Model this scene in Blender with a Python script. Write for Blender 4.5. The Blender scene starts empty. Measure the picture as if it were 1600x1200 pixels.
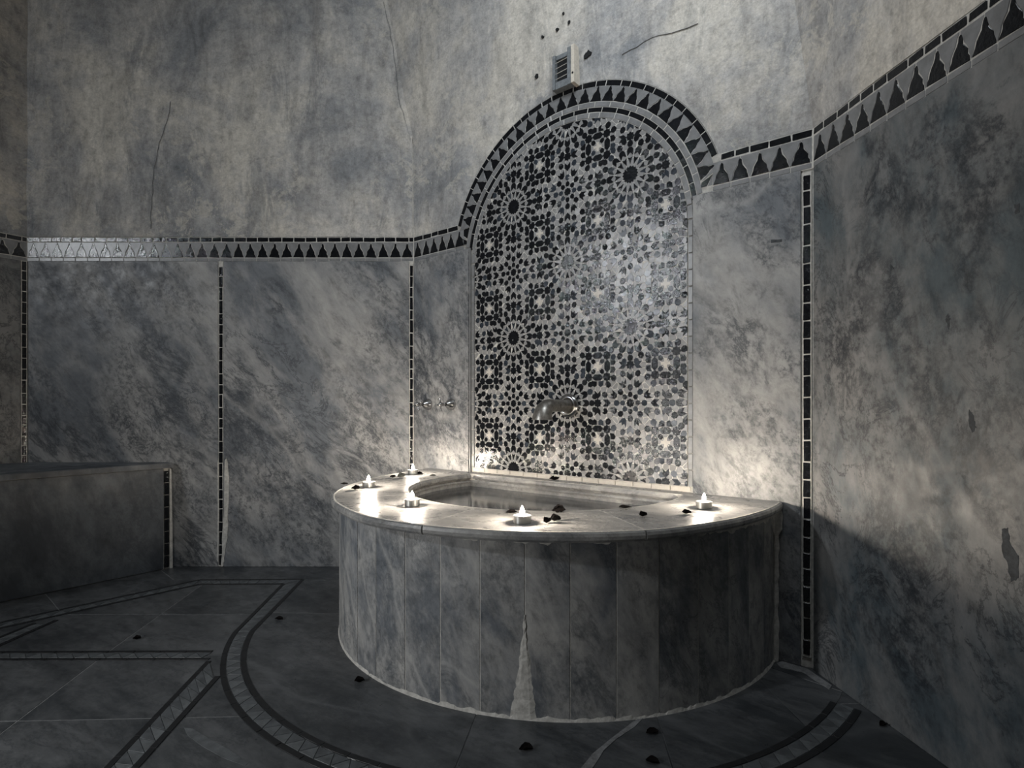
import bpy, math, random
from mathutils import Matrix, Vector
random.seed(7)
S = bpy.context.scene
COL = S.collection
PI = math.pi

# ------------------------------------------------------------------ camera, light, exposure
F, CX, HY = 880.0, 800.0, 636.0            # focal length, centre and horizon in photo pixels; camera 1 m above the floor
cd = bpy.data.cameras.new('camera'); cam = bpy.data.objects.new('camera', cd); COL.objects.link(cam)
cam.location = (0, 0, 1); cam.rotation_euler = (PI / 2, 0, 0)
cd.sensor_width = 36; cd.lens = F / 1600 * 36; cd.shift_y = (HY - 600) / 1600
cd.clip_start = 0.02
S.camera = cam
W = bpy.data.worlds.new('world'); S.world = W; W.use_nodes = True
W.node_tree.nodes['Background'].inputs[0].default_value = (0.03, 0.036, 0.045, 1)
W.node_tree.nodes['Background'].inputs[1].default_value = 0.4
S.view_settings.view_transform = 'Standard'; S.view_settings.look = 'None'
S.view_settings.gamma = 1; S.view_settings.use_curve_mapping = False
S.view_settings.exposure = 0.0
S.cycles.max_bounces = 8
S.cycles.sample_clamp_indirect = 3
FLAME = 2500.0

def area(name, loc, target, size, power, colour, sy=None, spread=180):
    l = bpy.data.lights.new(name, 'AREA'); l.energy = power; l.color = colour
    l.shape = 'RECTANGLE' if sy else 'SQUARE'; l.size = size; l.spread = math.radians(spread)
    if sy: l.size_y = sy
    o = bpy.data.objects.new(name, l); COL.objects.link(o); o.location = loc
    o.rotation_euler = (Vector(target) - Vector(loc)).to_track_quat('-Z', 'Y').to_euler()
    return o
area('side_lamp', (-6.3, -1.12, 3.35), (0.3, 2.7, 1.7), 0.3, 22, (0.92, 0.96, 1.0), spread=80)
area('added_top_fill', (0.25, 1.0, 4.1), (0.3, 3.0, 2.7), 1.0, 29, (0.89, 0.95, 1.0), spread=115)  # added fill from above for the upper fountain wall; the ceiling has no opening
area('added_low_fill', (-2.1, 0.7, 0.75), (-0.5, 2.3, 0.45), 0.16, 6, (0.97, 0.96, 0.94), spread=110)  # added low fill that brightens the drum's left staves; no lantern stands there

# ------------------------------------------------------------------ materials
def mat(name):
    m = bpy.data.materials.new(name); m.use_nodes = True
    nt = m.node_tree; b = nt.nodes['Principled BSDF']
    return m, nt, b
def N(nt, t, **k):
    n = nt.nodes.new(t)
    for a, v in k.items():
        if a[0] == 'i' and a[1:].isdigit(): n.inputs[int(a[1:])].default_value = v
        elif a in n.inputs: n.inputs[a].default_value = v
        else: setattr(n, a, v)
    return n
def ramp(nt, src, stops):
    r = nt.nodes.new('ShaderNodeValToRGB'); e = r.color_ramp.elements
    while len(e) > 1: e.remove(e[0])
    e[0].position, e[0].color = stops[0][0], (*stops[0][1], 1) if isinstance(stops[0][1], tuple) else (stops[0][1],) * 3 + (1,)
    for p, c in stops[1:]:
        x = e.new(p); x.color = (*c, 1) if isinstance(c, tuple) else (c, c, c, 1)
    nt.links.new(src, r.inputs[0]); return r.outputs[0]
def mixc(nt, fac, a, b, mode='MIX'):
    m = nt.nodes.new('ShaderNodeMix'); m.data_type = 'RGBA'; m.blend_type = mode
    for sock, v in ((m.inputs[0], fac), (m.inputs[6], a), (m.inputs[7], b)):
        if hasattr(v, 'links'): nt.links.new(v, sock)
        elif isinstance(v, (int, float)): sock.default_value = v
        else: sock.default_value = (*v, 1)
    return m.outputs[2]
def mth(nt, op, a, b=None, c=None):
    m = nt.nodes.new('ShaderNodeMath'); m.operation = op
    for i, v in enumerate((a, b, c)):
        if v is None: continue
        if hasattr(v, 'links'): nt.links.new(v, m.inputs[i])
        else: m.inputs[i].default_value = v
    return m.outputs[0]
def coords(nt, scale, rot=(0, 0, 0), rand=9.0):
    """world position, shifted per object so that no two slabs carry the same figure"""
    g = nt.nodes.new('ShaderNodeNewGeometry'); oi = nt.nodes.new('ShaderNodeObjectInfo')
    v = nt.nodes.new('ShaderNodeVectorMath'); v.operation = 'MULTIPLY_ADD'
    cmb = nt.nodes.new('ShaderNodeCombineXYZ')
    for i in range(3): nt.links.new(oi.outputs['Random'], cmb.inputs[i])
    nt.links.new(cmb.outputs[0], v.inputs[0]); v.inputs[1].default_value = (rand, rand * 1.7, rand * 0.6)
    nt.links.new(g.outputs['Position'], v.inputs[2])
    m = nt.nodes.new('ShaderNodeMapping'); m.inputs['Scale'].default_value = scale
    r = nt.nodes.new('ShaderNodeMapping'); r.inputs['Rotation'].default_value = rot
    nt.links.new(v.outputs[0], r.inputs[0]); nt.links.new(r.outputs[0], m.inputs[0])
    return m.outputs[0]
def noise(nt, vec, scale, detail=6, rough=0.6, dist=0.0):
    n = nt.nodes.new('ShaderNodeTexNoise'); n.inputs['Scale'].default_value = scale
    n.inputs['Detail'].default_value = detail; n.inputs['Roughness'].default_value = rough
    n.inputs['Distortion'].default_value = dist
    nt.links.new(vec, n.inputs['Vector']); return n.outputs['Fac']
def bump(nt, b, h, strength, dist):
    n = nt.nodes.new('ShaderNodeBump'); n.inputs['Strength'].default_value = strength; n.inputs['Distance'].default_value = dist
    nt.links.new(h, n.inputs['Height']); nt.links.new(n.outputs[0], b.inputs['Normal'])

def marble(name, light, dark, vein, rot, rough=0.3, bmp=0.15, contrast=1.0, stretch=(1.0, 1.0, 0.42), rr=0.25, scale=1.0):
    m, nt, b = mat(name)
    v = coords(nt, tuple(s * scale for s in stretch), rot)
    v2 = coords(nt, tuple(s * scale for s in stretch), (rot[0], rot[1] + 0.2, rot[2]))
    iso = coords(nt, (1, 1, 1))
    cloud = noise(nt, v, 2.3, 10, 0.68, 0.25)
    base = ramp(nt, cloud, [(0.40, dark), (0.48, tuple((a + c) / 2 for a, c in zip(dark, light))), (0.60, light)])
    mott = noise(nt, v, 13.0, 10, 0.75, 0.3)
    base = mixc(nt, 0.8, base, ramp(nt, mott, [(0.34, 0.45), (0.46, 0.86), (0.6, 1.05), (0.72, 1.2)]), 'MULTIPLY')
    # broken dark veins: thin crests of a fine-grained noise, gathered in drifts
    def crest(vec, sc, det, w0, w1, d=0.5, centre=0.5):
        r = mth(nt, 'ABSOLUTE', mth(nt, 'SUBTRACT', noise(nt, vec, sc, det, 0.72, d), centre))
        return ramp(nt, r, [(0.0, 1.0), (w0, 0.6), (w1, 0.0)])
    reg = ramp(nt, noise(nt, v, 3.0, 6, 0.6), [(0.46, 0.0), (0.60, 1.0)])
    grain = ramp(nt, noise(nt, iso, 38, 6, 0.7), [(0.40, 0.0), (0.56, 1.0)])
    k1 = mth(nt, 'MULTIPLY', mth(nt, 'MULTIPLY', crest(v2, 2.4, 12, 0.012, 0.05, 0.3), reg), 0.9 * contrast)
    base = mixc(nt, k1, base, vein)
    reg3 = ramp(nt, noise(nt, v2, 2.1, 6, 0.6), [(0.45, 0.0), (0.55, 1.0)])
    k2 = mth(nt, 'MULTIPLY', mth(nt, 'MULTIPLY', mth(nt, 'MULTIPLY', crest(v, 9.0, 12, 0.025, 0.09, 0.2), reg3), grain), 0.8 * contrast)
    base = mixc(nt, k2, base, vein)
    reg4 = ramp(nt, noise(nt, v2, 1.3, 5, 0.6), [(0.47, 0.0), (0.56, 1.0)])
    k4 = mth(nt, 'MULTIPLY', mth(nt, 'MULTIPLY', crest(v2, 5.0, 14, 0.006, 0.022, 0.6), reg4), 0.9 * contrast)
    base = mixc(nt, k4, base, vein)
    # a few broad pale veins
    a2 = noise(nt, v2, 0.8, 3, 0.45, 0.3)
    rid2 = mth(nt, 'ABSOLUTE', mth(nt, 'SUBTRACT', a2, 0.44))
    base = mixc(nt, mth(nt, 'MULTIPLY', ramp(nt, rid2, [(0.0, 1.0), (0.005, 0.5), (0.012, 0.0)]), 0.3), base, tuple(min(1, c * 1.3) for c in light))
    nt.links.new(base, b.inputs['Base Color'])
    r = ramp(nt, noise(nt, iso, 14, 6, 0.65), [(0.3, rough - rr * 0.35), (0.7, rough + rr)])
    nt.links.new(r, b.inputs['Roughness'])
    bump(nt, b, noise(nt, iso, 26, 8, 0.68), bmp, 0.006)
    return m

def plain(name, colour, rough, metal=0.0, var=0.35, nscale=30, bmp=0.2, dist=0.002, spec=None):
    m, nt, b = mat(name)
    v = coords(nt, (1, 1, 1))
    n = noise(nt, v, nscale, 6, 0.65)
    c = mixc(nt, 1.0, colour, ramp(nt, n, [(0.3, 1 - var), (0.7, 1 + var)]), 'MULTIPLY')
    nt.links.new(c, b.inputs['Base Color'])
    b.inputs['Roughness'].default_value = rough; b.inputs['Metallic'].default_value = metal
    if spec is not None: b.inputs['Specular IOR Level'].default_value = spec
    if bmp: bump(nt, b, n, bmp, dist)
    return m

M = {}
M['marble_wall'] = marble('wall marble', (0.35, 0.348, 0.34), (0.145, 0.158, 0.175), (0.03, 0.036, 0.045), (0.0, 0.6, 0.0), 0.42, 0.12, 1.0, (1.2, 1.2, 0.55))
M['marble_dark'] = marble('dark grey wall marble', (0.205, 0.205, 0.203), (0.075, 0.095, 0.108), (0.02, 0.024, 0.03), (0.2, 0.5, 0.0), 0.45, 0.12, 1.0, (1.2, 1.1, 0.5))  # darker grey marble of the right and left wall panels
M['marble_drum'] = marble('drum marble', (0.42, 0.415, 0.40), (0.15, 0.163, 0.18), (0.05, 0.06, 0.07), (0.0, 0.35, 0.0), 0.40, 0.15, 0.7, (1, 1, 0.5), scale=1.7)
M['marble_rim'] = marble('rim marble', (0.42, 0.41, 0.39), (0.22, 0.22, 0.22), (0.10, 0.11, 0.12), (0.0, 0.0, 0.5), 0.25, 0.5, 0.6, (0.5, 1.6, 1), 0.22, scale=1.5)
M['marble_floor'] = marble('floor marble', (0.115, 0.121, 0.127), (0.04, 0.045, 0.05), (0.03, 0.035, 0.04), (0.0, 0.0, 0.6), 0.33, 0.12, 0.7, (0.6, 1.5, 1), 0.2)
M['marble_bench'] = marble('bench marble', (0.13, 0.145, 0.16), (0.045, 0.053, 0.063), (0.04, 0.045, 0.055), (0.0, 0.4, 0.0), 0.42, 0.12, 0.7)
M['glaze_black'] = plain('black glazed tile', (0.008, 0.009, 0.011), 0.07, var=0.5, nscale=60, bmp=0.45, dist=0.003, spec=0.4)
M['glaze_slate'] = plain('slate blue glazed tile', (0.03, 0.037, 0.047), 0.13, var=0.5, nscale=60, bmp=0.3, dist=0.003, spec=0.4)
M['glaze_light'] = plain('pale glazed tile', (0.235, 0.235, 0.234), 0.24, var=0.18, nscale=50, bmp=0.35, dist=0.003)
M['glaze_cream'] = plain('cream glazed tile', (0.5, 0.47, 0.42), 0.3, var=0.1, nscale=50, bmp=0.3, dist=0.003)
M['tile_grey'] = plain('grey border tile', (0.19, 0.195, 0.20), 0.3, var=0.25, nscale=22, bmp=0.3, dist=0.003)
M['tile_floor'] = plain('floor inlay tile', (0.11, 0.12, 0.127), 0.4, var=0.4, nscale=25, bmp=0.2)
M['tile_floor_dark'] = plain('dark floor inlay tile', (0.08, 0.088, 0.095), 0.4, var=0.4, nscale=25, bmp=0.2)
M['floor_black'] = plain('black floor line tile', (0.010, 0.011, 0.013), 0.5, var=0.4, nscale=25, bmp=0.2)
M['crack'] = plain('hairline crack', (0.17, 0.18, 0.19), 0.9, bmp=0)
M['mortar'] = plain('pale lime mortar', (0.50, 0.49, 0.46), 0.9, var=0.3, nscale=45, bmp=0.6, dist=0.006)
M['mortar_floor'] = plain('worn floor mortar', (0.19, 0.195, 0.20), 0.9, var=0.4, nscale=45, bmp=0.5, dist=0.004)
M['stain'] = plain('dark pitted hollow', (0.045, 0.05, 0.055), 0.9, var=0.4, nscale=60, bmp=0.5)
M['chrome'] = plain('tarnished chrome', (0.42, 0.42, 0.42), 0.2, 1.0, var=0.3, nscale=70, bmp=0.1)
M['brass'] = plain('dull worn metal', (0.30, 0.29, 0.27), 0.36, 0.9, var=0.45, nscale=50, bmp=0.25)
M['petal'] = plain('dried dark petal', (0.004, 0.003, 0.003), 0.8, spec=0.1, var=0.5, nscale=200, bmp=0.4)
M['leaf'] = plain('dried grey green leaf', (0.07, 0.074, 0.068), 0.8, var=0.5, nscale=200, bmp=0.4)
M['wax'] = plain('white candle wax', (0.75, 0.72, 0.66), 0.45, var=0.05, bmp=0.1)
M['wick'] = plain('charred wick', (0.02, 0.018, 0.015), 0.9, bmp=0)
M['tin'] = plain('tealight tin', (0.6, 0.6, 0.58), 0.3, 1.0, var=0.1, bmp=0.1)
M['wood_grey'] = plain('weathered grey board', (0.16, 0.175, 0.185), 0.75, var=0.35, nscale=60, bmp=0.4)
M['wood_cream'] = plain('pale painted strip', (0.60, 0.55, 0.47), 0.7, var=0.15, nscale=60, bmp=0.3)
M['void'] = plain('near-black interior', (0.006, 0.007, 0.008), 0.9, bmp=0)  # plain near-black for vent backing, plaster holes and screw head
M['wire'] = plain('bright wire', (0.55, 0.55, 0.53), 0.4, 0.7, bmp=0)

def make_plaster():
    m, nt, b = mat('old limewash plaster')
    v = coords(nt, (1, 1, 1), rand=0); vs = coords(nt, (1, 1, 0.28), rand=0)
    big = noise(nt, v, 1.6, 8, 0.66, 0.4)
    c = ramp(nt, big, [(0.38, (0.25, 0.26, 0.27)), (0.5, (0.42, 0.41, 0.395)), (0.60, (0.57, 0.54, 0.485))])
    st = noise(nt, vs, 10, 8, 0.7, 0.5)
    c = mixc(nt, 0.8, c, ramp(nt, st, [(0.33, 0.62), (0.5, 1.0), (0.68, 1.2)]), 'MULTIPLY')
    # pale flaking patches
    pf = noise(nt, v, 7.5, 10, 0.78, 0.6)
    reg = ramp(nt, noise(nt, v, 1.1, 3, 0.5), [(0.46, 0.0), (0.56, 1.0)])
    c = mixc(nt, mth(nt, 'MULTIPLY', ramp(nt, pf, [(0.52, 0.0), (0.55, 1.0)]), mth(nt, 'MULTIPLY', reg, 0.6)), c, (0.56, 0.53, 0.47))
    pd = noise(nt, vs, 6.0, 10, 0.78, 0.6)
    reg2 = ramp(nt, noise(nt, v, 1.35, 3, 0.5), [(0.36, 1.0), (0.5, 0.0)])
    c = mixc(nt, mth(nt, 'MULTIPLY', ramp(nt, pd, [(0.5, 0.0), (0.58, 1.0)]), mth(nt, 'MULTIPLY', reg2, 0.55)), c, (0.15, 0.165, 0.18))
    c = mixc(nt, 1.0, c, ramp(nt, noise(nt, v, 90, 5, 0.7), [(0.3, 0.85), (0.7, 1.15)]), 'MULTIPLY')
    c = mixc(nt, 0.8, c, ramp(nt, noise(nt, v, 26, 12, 0.8), [(0.36, 0.62), (0.5, 1.0), (0.62, 1.15)]), 'MULTIPLY')
    nt.links.new(c, b.inputs['Base Color']); b.inputs['Roughness'].default_value = 0.85
    h = mth(nt, 'ADD', noise(nt, v, 12, 8, 0.7), mth(nt, 'MULTIPLY', noise(nt, v, 110, 4, 0.6), 0.3))
    bump(nt, b, h, 0.5, 0.012)
    return m
M['plaster'] = make_plaster()

def simple(name, **kw):
    m, nt, b = mat(name)
    for k, v in kw.items(): b.inputs[k].default_value = v
    return m
M['glass'] = simple('clear glass', **{'Base Color': (1, 1, 1, 1), 'Roughness': 0.03, 'Transmission Weight': 1.0, 'IOR': 1.45})
def make_flame():
    m, nt, b = mat('candle flame'); nt.nodes.remove(b)
    e = nt.nodes.new('ShaderNodeEmission'); e.inputs[0].default_value = (1.0, 0.87, 0.72, 1); e.inputs[1].default_value = FLAME
    nt.links.new(e.outputs[0], nt.nodes['Material Output'].inputs[0]); return m
M['flame'] = make_flame()
def make_water():
    m, nt, b = mat('still basin water')
    b.inputs['Base Color'].default_value = (0.03, 0.037, 0.045, 1); b.inputs['Roughness'].default_value = 0.12
    b.inputs['IOR'].default_value = 1.33; b.inputs['Transmission Weight'].default_value = 0.1
    bump(nt, b, noise(nt, coords(nt, (1, 1, 1)), 8, 2, 0.5), 0.05, 0.01); return m
M['water'] = make_water()

# ------------------------------------------------------------------ object helpers
def mesh(name, verts, faces, mats, midx=None, smooth=False):
    me = bpy.data.meshes.new(name); me.from_pydata([tuple(v) for v in verts], [], faces)
    for m in (mats if isinstance(mats, list) else [mats]): me.materials.append(M[m] if isinstance(m, str) else m)
    if midx: me.polygons.foreach_set('material_index', midx)
    if smooth: me.polygons.foreach_set('use_smooth', [True] * len(me.polygons))
    me.update(); return me
def link(name, me, parent=None, mw=None):
    o = bpy.data.objects.new(name, me); COL.objects.link(o)
    mw = mw or Matrix()
    if parent:
        o.parent = parent; o.matrix_local = PW[parent.name].inverted() @ mw
    else: o.matrix_local = mw
    PW[o.name] = mw
    return o
PW = {}
def recentre(name, verts, faces, mats, parent=None, midx=None, smooth=False):
    """verts in world space; the object's origin goes to their middle"""
    lo = [min(v[i] for v in verts) for i in range(3)]; hi = [max(v[i] for v in verts) for i in range(3)]
    c = Vector(((lo[0] + hi[0]) / 2, (lo[1] + hi[1]) / 2, lo[2]))
    return link(name, mesh(name, [Vector(v) - c for v in verts], faces, mats, midx, smooth), parent, Matrix.Translation(c))
def thing(name, label, cat, loc, group=None):
    o = bpy.data.objects.new(name, None); COL.objects.link(o); o.location = loc; o.empty_display_size = 0.05
    PW[o.name] = Matrix.Translation(loc); tag(o, label, cat, group); return o
def tag(o, label, cat, group=None, kind=None):
    o['label'] = label; o['category'] = cat
    if group: o['group'] = group
    if kind: o['kind'] = kind
    return o

def area2(p): return sum(p[i - 1][0] * p[i][1] - p[i][0] * p[i - 1][1] for i in range(len(p))) / 2
def prism_vf(poly, z0, z1, bev=0.0, tilt=0.0, base=0):
    """polygon prism along local z with a softened top edge"""
    if area2(poly) < 0: poly = poly[::-1]
    n = len(poly); cx = sum(p[0] for p in poly) / n; cy = sum(p[1] for p in poly) / n
    V = [(x, y, z0) for x, y in poly]
    if bev:
        V += [(x, y, z1 - bev) for x, y in poly]
        tx, ty = (random.uniform(-tilt, tilt), random.uniform(-tilt, tilt)) if tilt else (0, 0)
        for x, y in poly:
            d = math.hypot(x - cx, y - cy) or 1; k = max(0.2, 1 - bev * 1.3 / d)
            xx, yy = cx + (x - cx) * k, cy + (y - cy) * k
            V.append((xx, yy, z1 + (xx - cx) * tx + (yy - cy) * ty))
        rings = 3
    else:
        V += [(x, y, z1) for x, y in poly]; rings = 2
    Fc = []
    for r in range(rings - 1):
        for i in range(n):
            j = (i + 1) % n
            Fc.append((base + r * n + i, base + r * n + j, base + (r + 1) * n + j, base + (r + 1) * n + i))
    Fc.append(tuple(base + (rings - 1) * n + i for i in range(n)))
    return V, Fc

class Frame:
    """a wall plane: s runs along it, t upwards, d out of it into the room"""
    def __init__(self, o, u):
        self.o = Vector((o[0], o[1], 0)); self.u = Vector((u[0], u[1], 0)).normalized()
        self.n = self.u.cross(Vector((0, 0, 1)))
        self.m = Matrix.Translation(self.o) @ Matrix(((self.u.x, 0, self.n.x, 0), (self.u.y, 0, self.n.y, 0), (0, 1, 0, 0), (0, 0, 0, 1)))
    def w(self, s, t, d=0.0): return self.o + self.u * s + self.n * d + Vector((0, 0, t))
    def px(self, x, y):
        r = Vector(((x - CX) / F, 1, (HY - y) / F)); k = self.o.dot(self.n) / r.dot(self.n); p = r * k
        return ((p - self.o).dot(self.u), 1 + p.z)
    def at(self, s, t, ang=0.0, d=0.0): return self.m @ Matrix.Translation((s, t, d)) @ Matrix.Rotation(ang, 4, 'Z')
def fl(x, y, z=0.0):
    o = y - HY; h = 1 - z
    return Vector(((x - CX) / o * h, F / o * h, z))

A = Vector((-153 / 249, F / 249)); B = Vector((472 / 409, F / 409)); Lc = Vector((-757 / 249, F / 249))
BACK = Frame((0, F / 249), (1, 0))
NICHE = Frame(A, B - A); NL = (B - A).length
RIGHT = Frame(B, (95, -880))
LEFT = Frame(Lc, (680, 880))
T = 2.062                                   # top of the tiled border
def plate(name, frame, poly, z0, z1, m, parent, bev=0.0):
    c = (sum(p[0] for p in poly) / len(poly), min(p[1] for p in poly))
    V, Fc = prism_vf([(x - c[0], y - c[1]) for x, y in poly], z0, z1, bev)
    return link(name, mesh(name, V, Fc, m), parent, frame.at(c[0], c[1]))

# ------------------------------------------------------------------ room shell
ROOM = [(Lc.x, Lc.y), (A.x, A.y), (B.x, B.y), (B.x + 0.108 * 4.6, B.y - 4.6), (-7.3, B.y - 4.6), (Lc.x - 0.611 * 6.3, Lc.y - 0.791 * 6.3)]
TOPZ = 4.2
def struct(o): o['kind'] = 'structure'; return o
floor = struct(recentre('floor', [(x, y, -0.0012) for x, y in ROOM] + [(x, y, -0.12) for x, y in ROOM],
    [tuple(range(5, -1, -1)), tuple(range(6, 12))] + [(i, (i + 1) % 6, 6 + (i + 1) % 6, 6 + i) for i in range(6)], 'mortar_floor'))
struct(recentre('ceiling', [(x, y, TOPZ) for x, y in ROOM] + [(x, y, TOPZ + 0.1) for x, y in ROOM],
    [tuple(range(6)), tuple(range(11, 5, -1))] + [(i, (i + 1) % 6, 6 + (i + 1) % 6, 6 + i) for i in range(6)], 'plaster'))
def shell(name, frame, s0, s1, m='mortar'):
    V, Fc = prism_vf([(s0, -0.02), (s1, -0.02), (s1, TOPZ + 0.02), (s0, TOPZ + 0.02)], -0.1, 0.0)
    Vw = [frame.m @ Vector(v) for v in V]
    Fc = Fc + [tuple(range(3, -1, -1))]
    return struct(recentre(name, Vw, Fc, m))
wall_back = shell('wall_back', BACK, Lc.x, A.x)
wall_niche = shell('wall_front', NICHE, 0, NL)
wall_niche.name = 'wall_niche'; PW['wall_niche'] = PW['wall_front']
wall_right = shell('wall_right', RIGHT, 0, 4.62)
wall_left = shell('wall_left', LEFT, -6.3, 0)
REAR = Frame((ROOM[3][0], ROOM[3][1]), (-1, 0)); shell('wall_rear', REAR, 0, ROOM[3][0] + 7.3, 'plaster')
SIDE = Frame((ROOM[4][0], ROOM[4][1]), (ROOM[5][0] - ROOM[4][0], ROOM[5][1] - ROOM[4][1])); shell('wall_side', SIDE, 0, (Vector(ROOM[5]) - Vector(ROOM[4])).length, 'plaster')

# ------------------------------------------------------------------ plaster above the border
def grid_plaster(name, frame, s0f, s1f, t0f, t1, df, parent, ns=26, ntt=18):
    V, Fc = [], []
    for j in range(ntt + 1):
        for i in range(ns + 1):
            a = i / ns; b = j / ntt
            tl = t0f(a); t = tl + (t1 - tl) * b
            s = s0f(t) + (s1f(t) - s0f(t)) * a
            wob = 0 if frame is NICHE else 0.0035 * math.sin(5.1 * s + 2 * t) * math.cos(3.7 * t + s) + 0.002 * math.sin(13 * s - 9 * t)
            V.append(frame.w(s, t, 0.004 + abs(wob) + df(a, t)))
    for j in range(ntt):
        for i in range(ns):
            k = j * (ns + 1) + i; Fc.append((k, k + 1, k + ns + 2, k + ns + 1))
    return recentre(name, V, Fc, 'plaster', parent, smooth=True)
grid_plaster('plaster', BACK, lambda t: Lc.x - 0.03, lambda t: A.x - 0.01, lambda a: T + 0.004, TOPZ, lambda a, t: 0, wall_back, 34)
grid_plaster('plaster', LEFT, lambda t: -6.2, lambda t: 0.02, lambda a: T + 0.004 , TOPZ, lambda a, t: 0, wall_left)
# the fountain wall: a plate with the arch cut out, and the part above it that leans in on its left
AC = (1.134, 1.805); RO = 0.792
TS = 2.64
def arch_pts(r, a0, a1, n): return [(AC[0] + r * math.cos(a0 + (a1 - a0) * i / n), AC[1] + r * math.sin(a0 + (a1 - a0) * i / n)) for i in range(n + 1)]
aj = math.asin((T - AC[1]) / RO)
arc = arch_pts(RO + 0.003, PI - aj, aj, 44)
V, Fc = [], []
cols = [(-0.0, T + 0.004)] + [(0.13, T + 0.004), (0.26, T + 0.004)] + arc + [(1.98, T + 0.004), (2.1, T + 0.004), (NL + 0.0, T + 0.004)]
for s, t in cols: V.append(NICHE.w(s, t, 0.004)); V.append(NICHE.w(s, TS, 0.004))
for i in range(len(cols) - 1): Fc.append((2 * i, 2 * i + 2, 2 * i + 3, 2 * i + 1))
recentre('plaster', V, Fc, 'plaster', wall_niche)
def lean(a, t): return 0.115 * max(0, (t - TS)) ** 0.9 * (1 - a) ** 0.5
grid_plaster('plaster', NICHE, lambda t: -0.25, lambda t: NL, lambda a: TS, TOPZ, lambda a, t: lean(a, t), wall_niche, 20, 14)
RT = lambda s: T - 0.019 * s                # the border on the right-hand wall sinks a little towards the camera
V, Fc = [], []
for j in range(15):
    for i in range(21):
        s = -0.12 + 4.7 * i / 20; t0 = RT(max(s, 0)) + 0.004; t = t0 + (TOPZ - t0) * j / 14
        V.append(RIGHT.w(s, t, 0.004 + 0.085 * (t - t0) + 0.004 * math.sin(4 * s + 3 * t) ** 2))
for j in range(14):
    for i in range(20):
        k = j * 21 + i; Fc.append((k, k + 1, k + 22, k + 21))
recentre('plaster', V, Fc, 'plaster', wall_right, smooth=True)

# ------------------------------------------------------------------ border tiles (shared meshes, one object each)
PEND = [(-0.031, 0), (-0.0275, 0.012), (-0.0245, 0.020), (-0.0225, 0.034), (-0.016, 0.047), (-0.0095, 0.058), (-0.0065, 0.070), (-0.0045, 0.0815), (0, 0.087)]
def pend_poly(w=1.0, jit=0.0):
    L = [(x * w + random.uniform(-jit, jit), y + random.uniform(-jit, jit)) for x, y in PEND]
    R = [(-x * w + random.uniform(-jit, jit), y + random.uniform(-jit, jit)) for x, y in PEND[:-1]][::-1]
    return L + R
def infill_poly(p, w, top_extra=1.0):
    """pale tile between two neighbouring dark ones; origin at the border's foot, half way between them"""
    g = 0.0018; h = p / 2
    left = [(-h - x * w * 1.0 + g * (1 if y < 0.08 else 0.6), y) for x, y in PEND]      # the right flank of the left neighbour
    left = [(x * (1 + (top_extra - 1) * y / 0.087), y) for x, y in left]
    pts = [(min(-0.0012, x), y) for x, y in left] + [(-h * top_extra + 0.0008, 0.0945)]
    return pts + [(-x, y) for x, y in pts[::-1]]
def proto(name, poly, m, z1=0.007, bev=0.0015):
    V, Fc = prism_vf(poly, -0.002, z1, bev); return mesh(name, V, Fc, m)
def rect(w, h): return [(-w / 2, -h / 2), (w / 2, -h / 2), (w / 2, h / 2), (-w / 2, h / 2)]
def rrect(w, h, j=0.0015):
    r = lambda: random.uniform(-j, j)
    return [(-w / 2 + .002, -h / 2 + r()), (w / 2 - .002, -h / 2 + r()), (w / 2 + r(), -h / 2 + .002), (w / 2 + r(), h / 2 - .002), (w / 2 - .002, h / 2 + r()), (-w / 2 + .002, h / 2 + r()), (-w / 2 + r(), h / 2 - .002), (-w / 2 + r(), -h / 2 + .002)]
dark_bars = [proto('border_tile', rrect(w, 0.0245), 'glaze_black') for w in (0.078, 0.066, 0.054, 0.070)]
bar_w = (0.078, 0.066, 0.054, 0.070)
pends = {}
def pend_set(w):
    if w not in pends: pends[w] = [proto('pendant_tile', pend_poly(w, 0.0013), 'glaze_black') for _ in range(5)]
    return pends[w]
def jit(v): return random.uniform(-v, v)
def border(frame, s0, s1, parent, pitch, Tf=lambda s: T, slope=0.0, lo=None, hi=None):
    """lo / hi: optional limits (s at the foot) for the pendants"""
    s = s0
    while s < s1 - 0.02:                                   # the black top course
        k = random.randrange(4); w = bar_w[k]
        if s + w > s1: w = s1 - s
        o = link('border_tile', dark_bars[k], parent, frame.at(s + w / 2, Tf(s) - 0.0135 + jit(.0006), slope + jit(.01), jit(.001)) @ Matrix.Diagonal((max(0.2, (w - 0.0008) / bar_w[k]), 1, 1, 1)))
        s += w + 0.0042
    a, b = (lo if lo is not None else s0), (hi if hi is not None else s1)
    n = max(1, round((b - a) / pitch)); p = (b - a) / n; w = p / 0.0655 if p < 0.072 else 1.08
    P = pend_set(round(w, 3)); I = proto('infill_tile', infill_poly(p, w), 'tile_grey'); Lw = proto('course_tile', rrect(p - 0.002, 0.0185, 0.0006), 'tile_grey')
    for i in range(n):
        c = a + p * (i + 0.5)
        link('pendant_tile', random.choice(P), parent, frame.at(c + jit(.001), Tf(c) - 0.1255, slope + jit(.025), jit(.0008)))
        link('course_tile', Lw, parent, frame.at(c, Tf(c) - 0.1385, slope, jit(.0008)))
        if i < n - 1: link('infill_tile', I, parent, frame.at(c + p / 2, Tf(c) - 0.1255, slope, jit(.0012)))
    # half infills at both ends
    half = [q for q in infill_poly(p, w) if q[0] <= 0] + [(-0.0005, 0.0945), (-0.0005, 0)]
    link('infill_tile', proto('infill_tile', half, 'tile_grey'), parent, frame.at(b - 0.0005, Tf(b) - 0.1255, slope))
    link('infill_tile', proto('infill_tile', [(-x, y) for x, y in half], 'tile_grey'), parent, frame.at(a + 0.0005, Tf(a) - 0.1255, slope))
BEDZ = 0.0052
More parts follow.
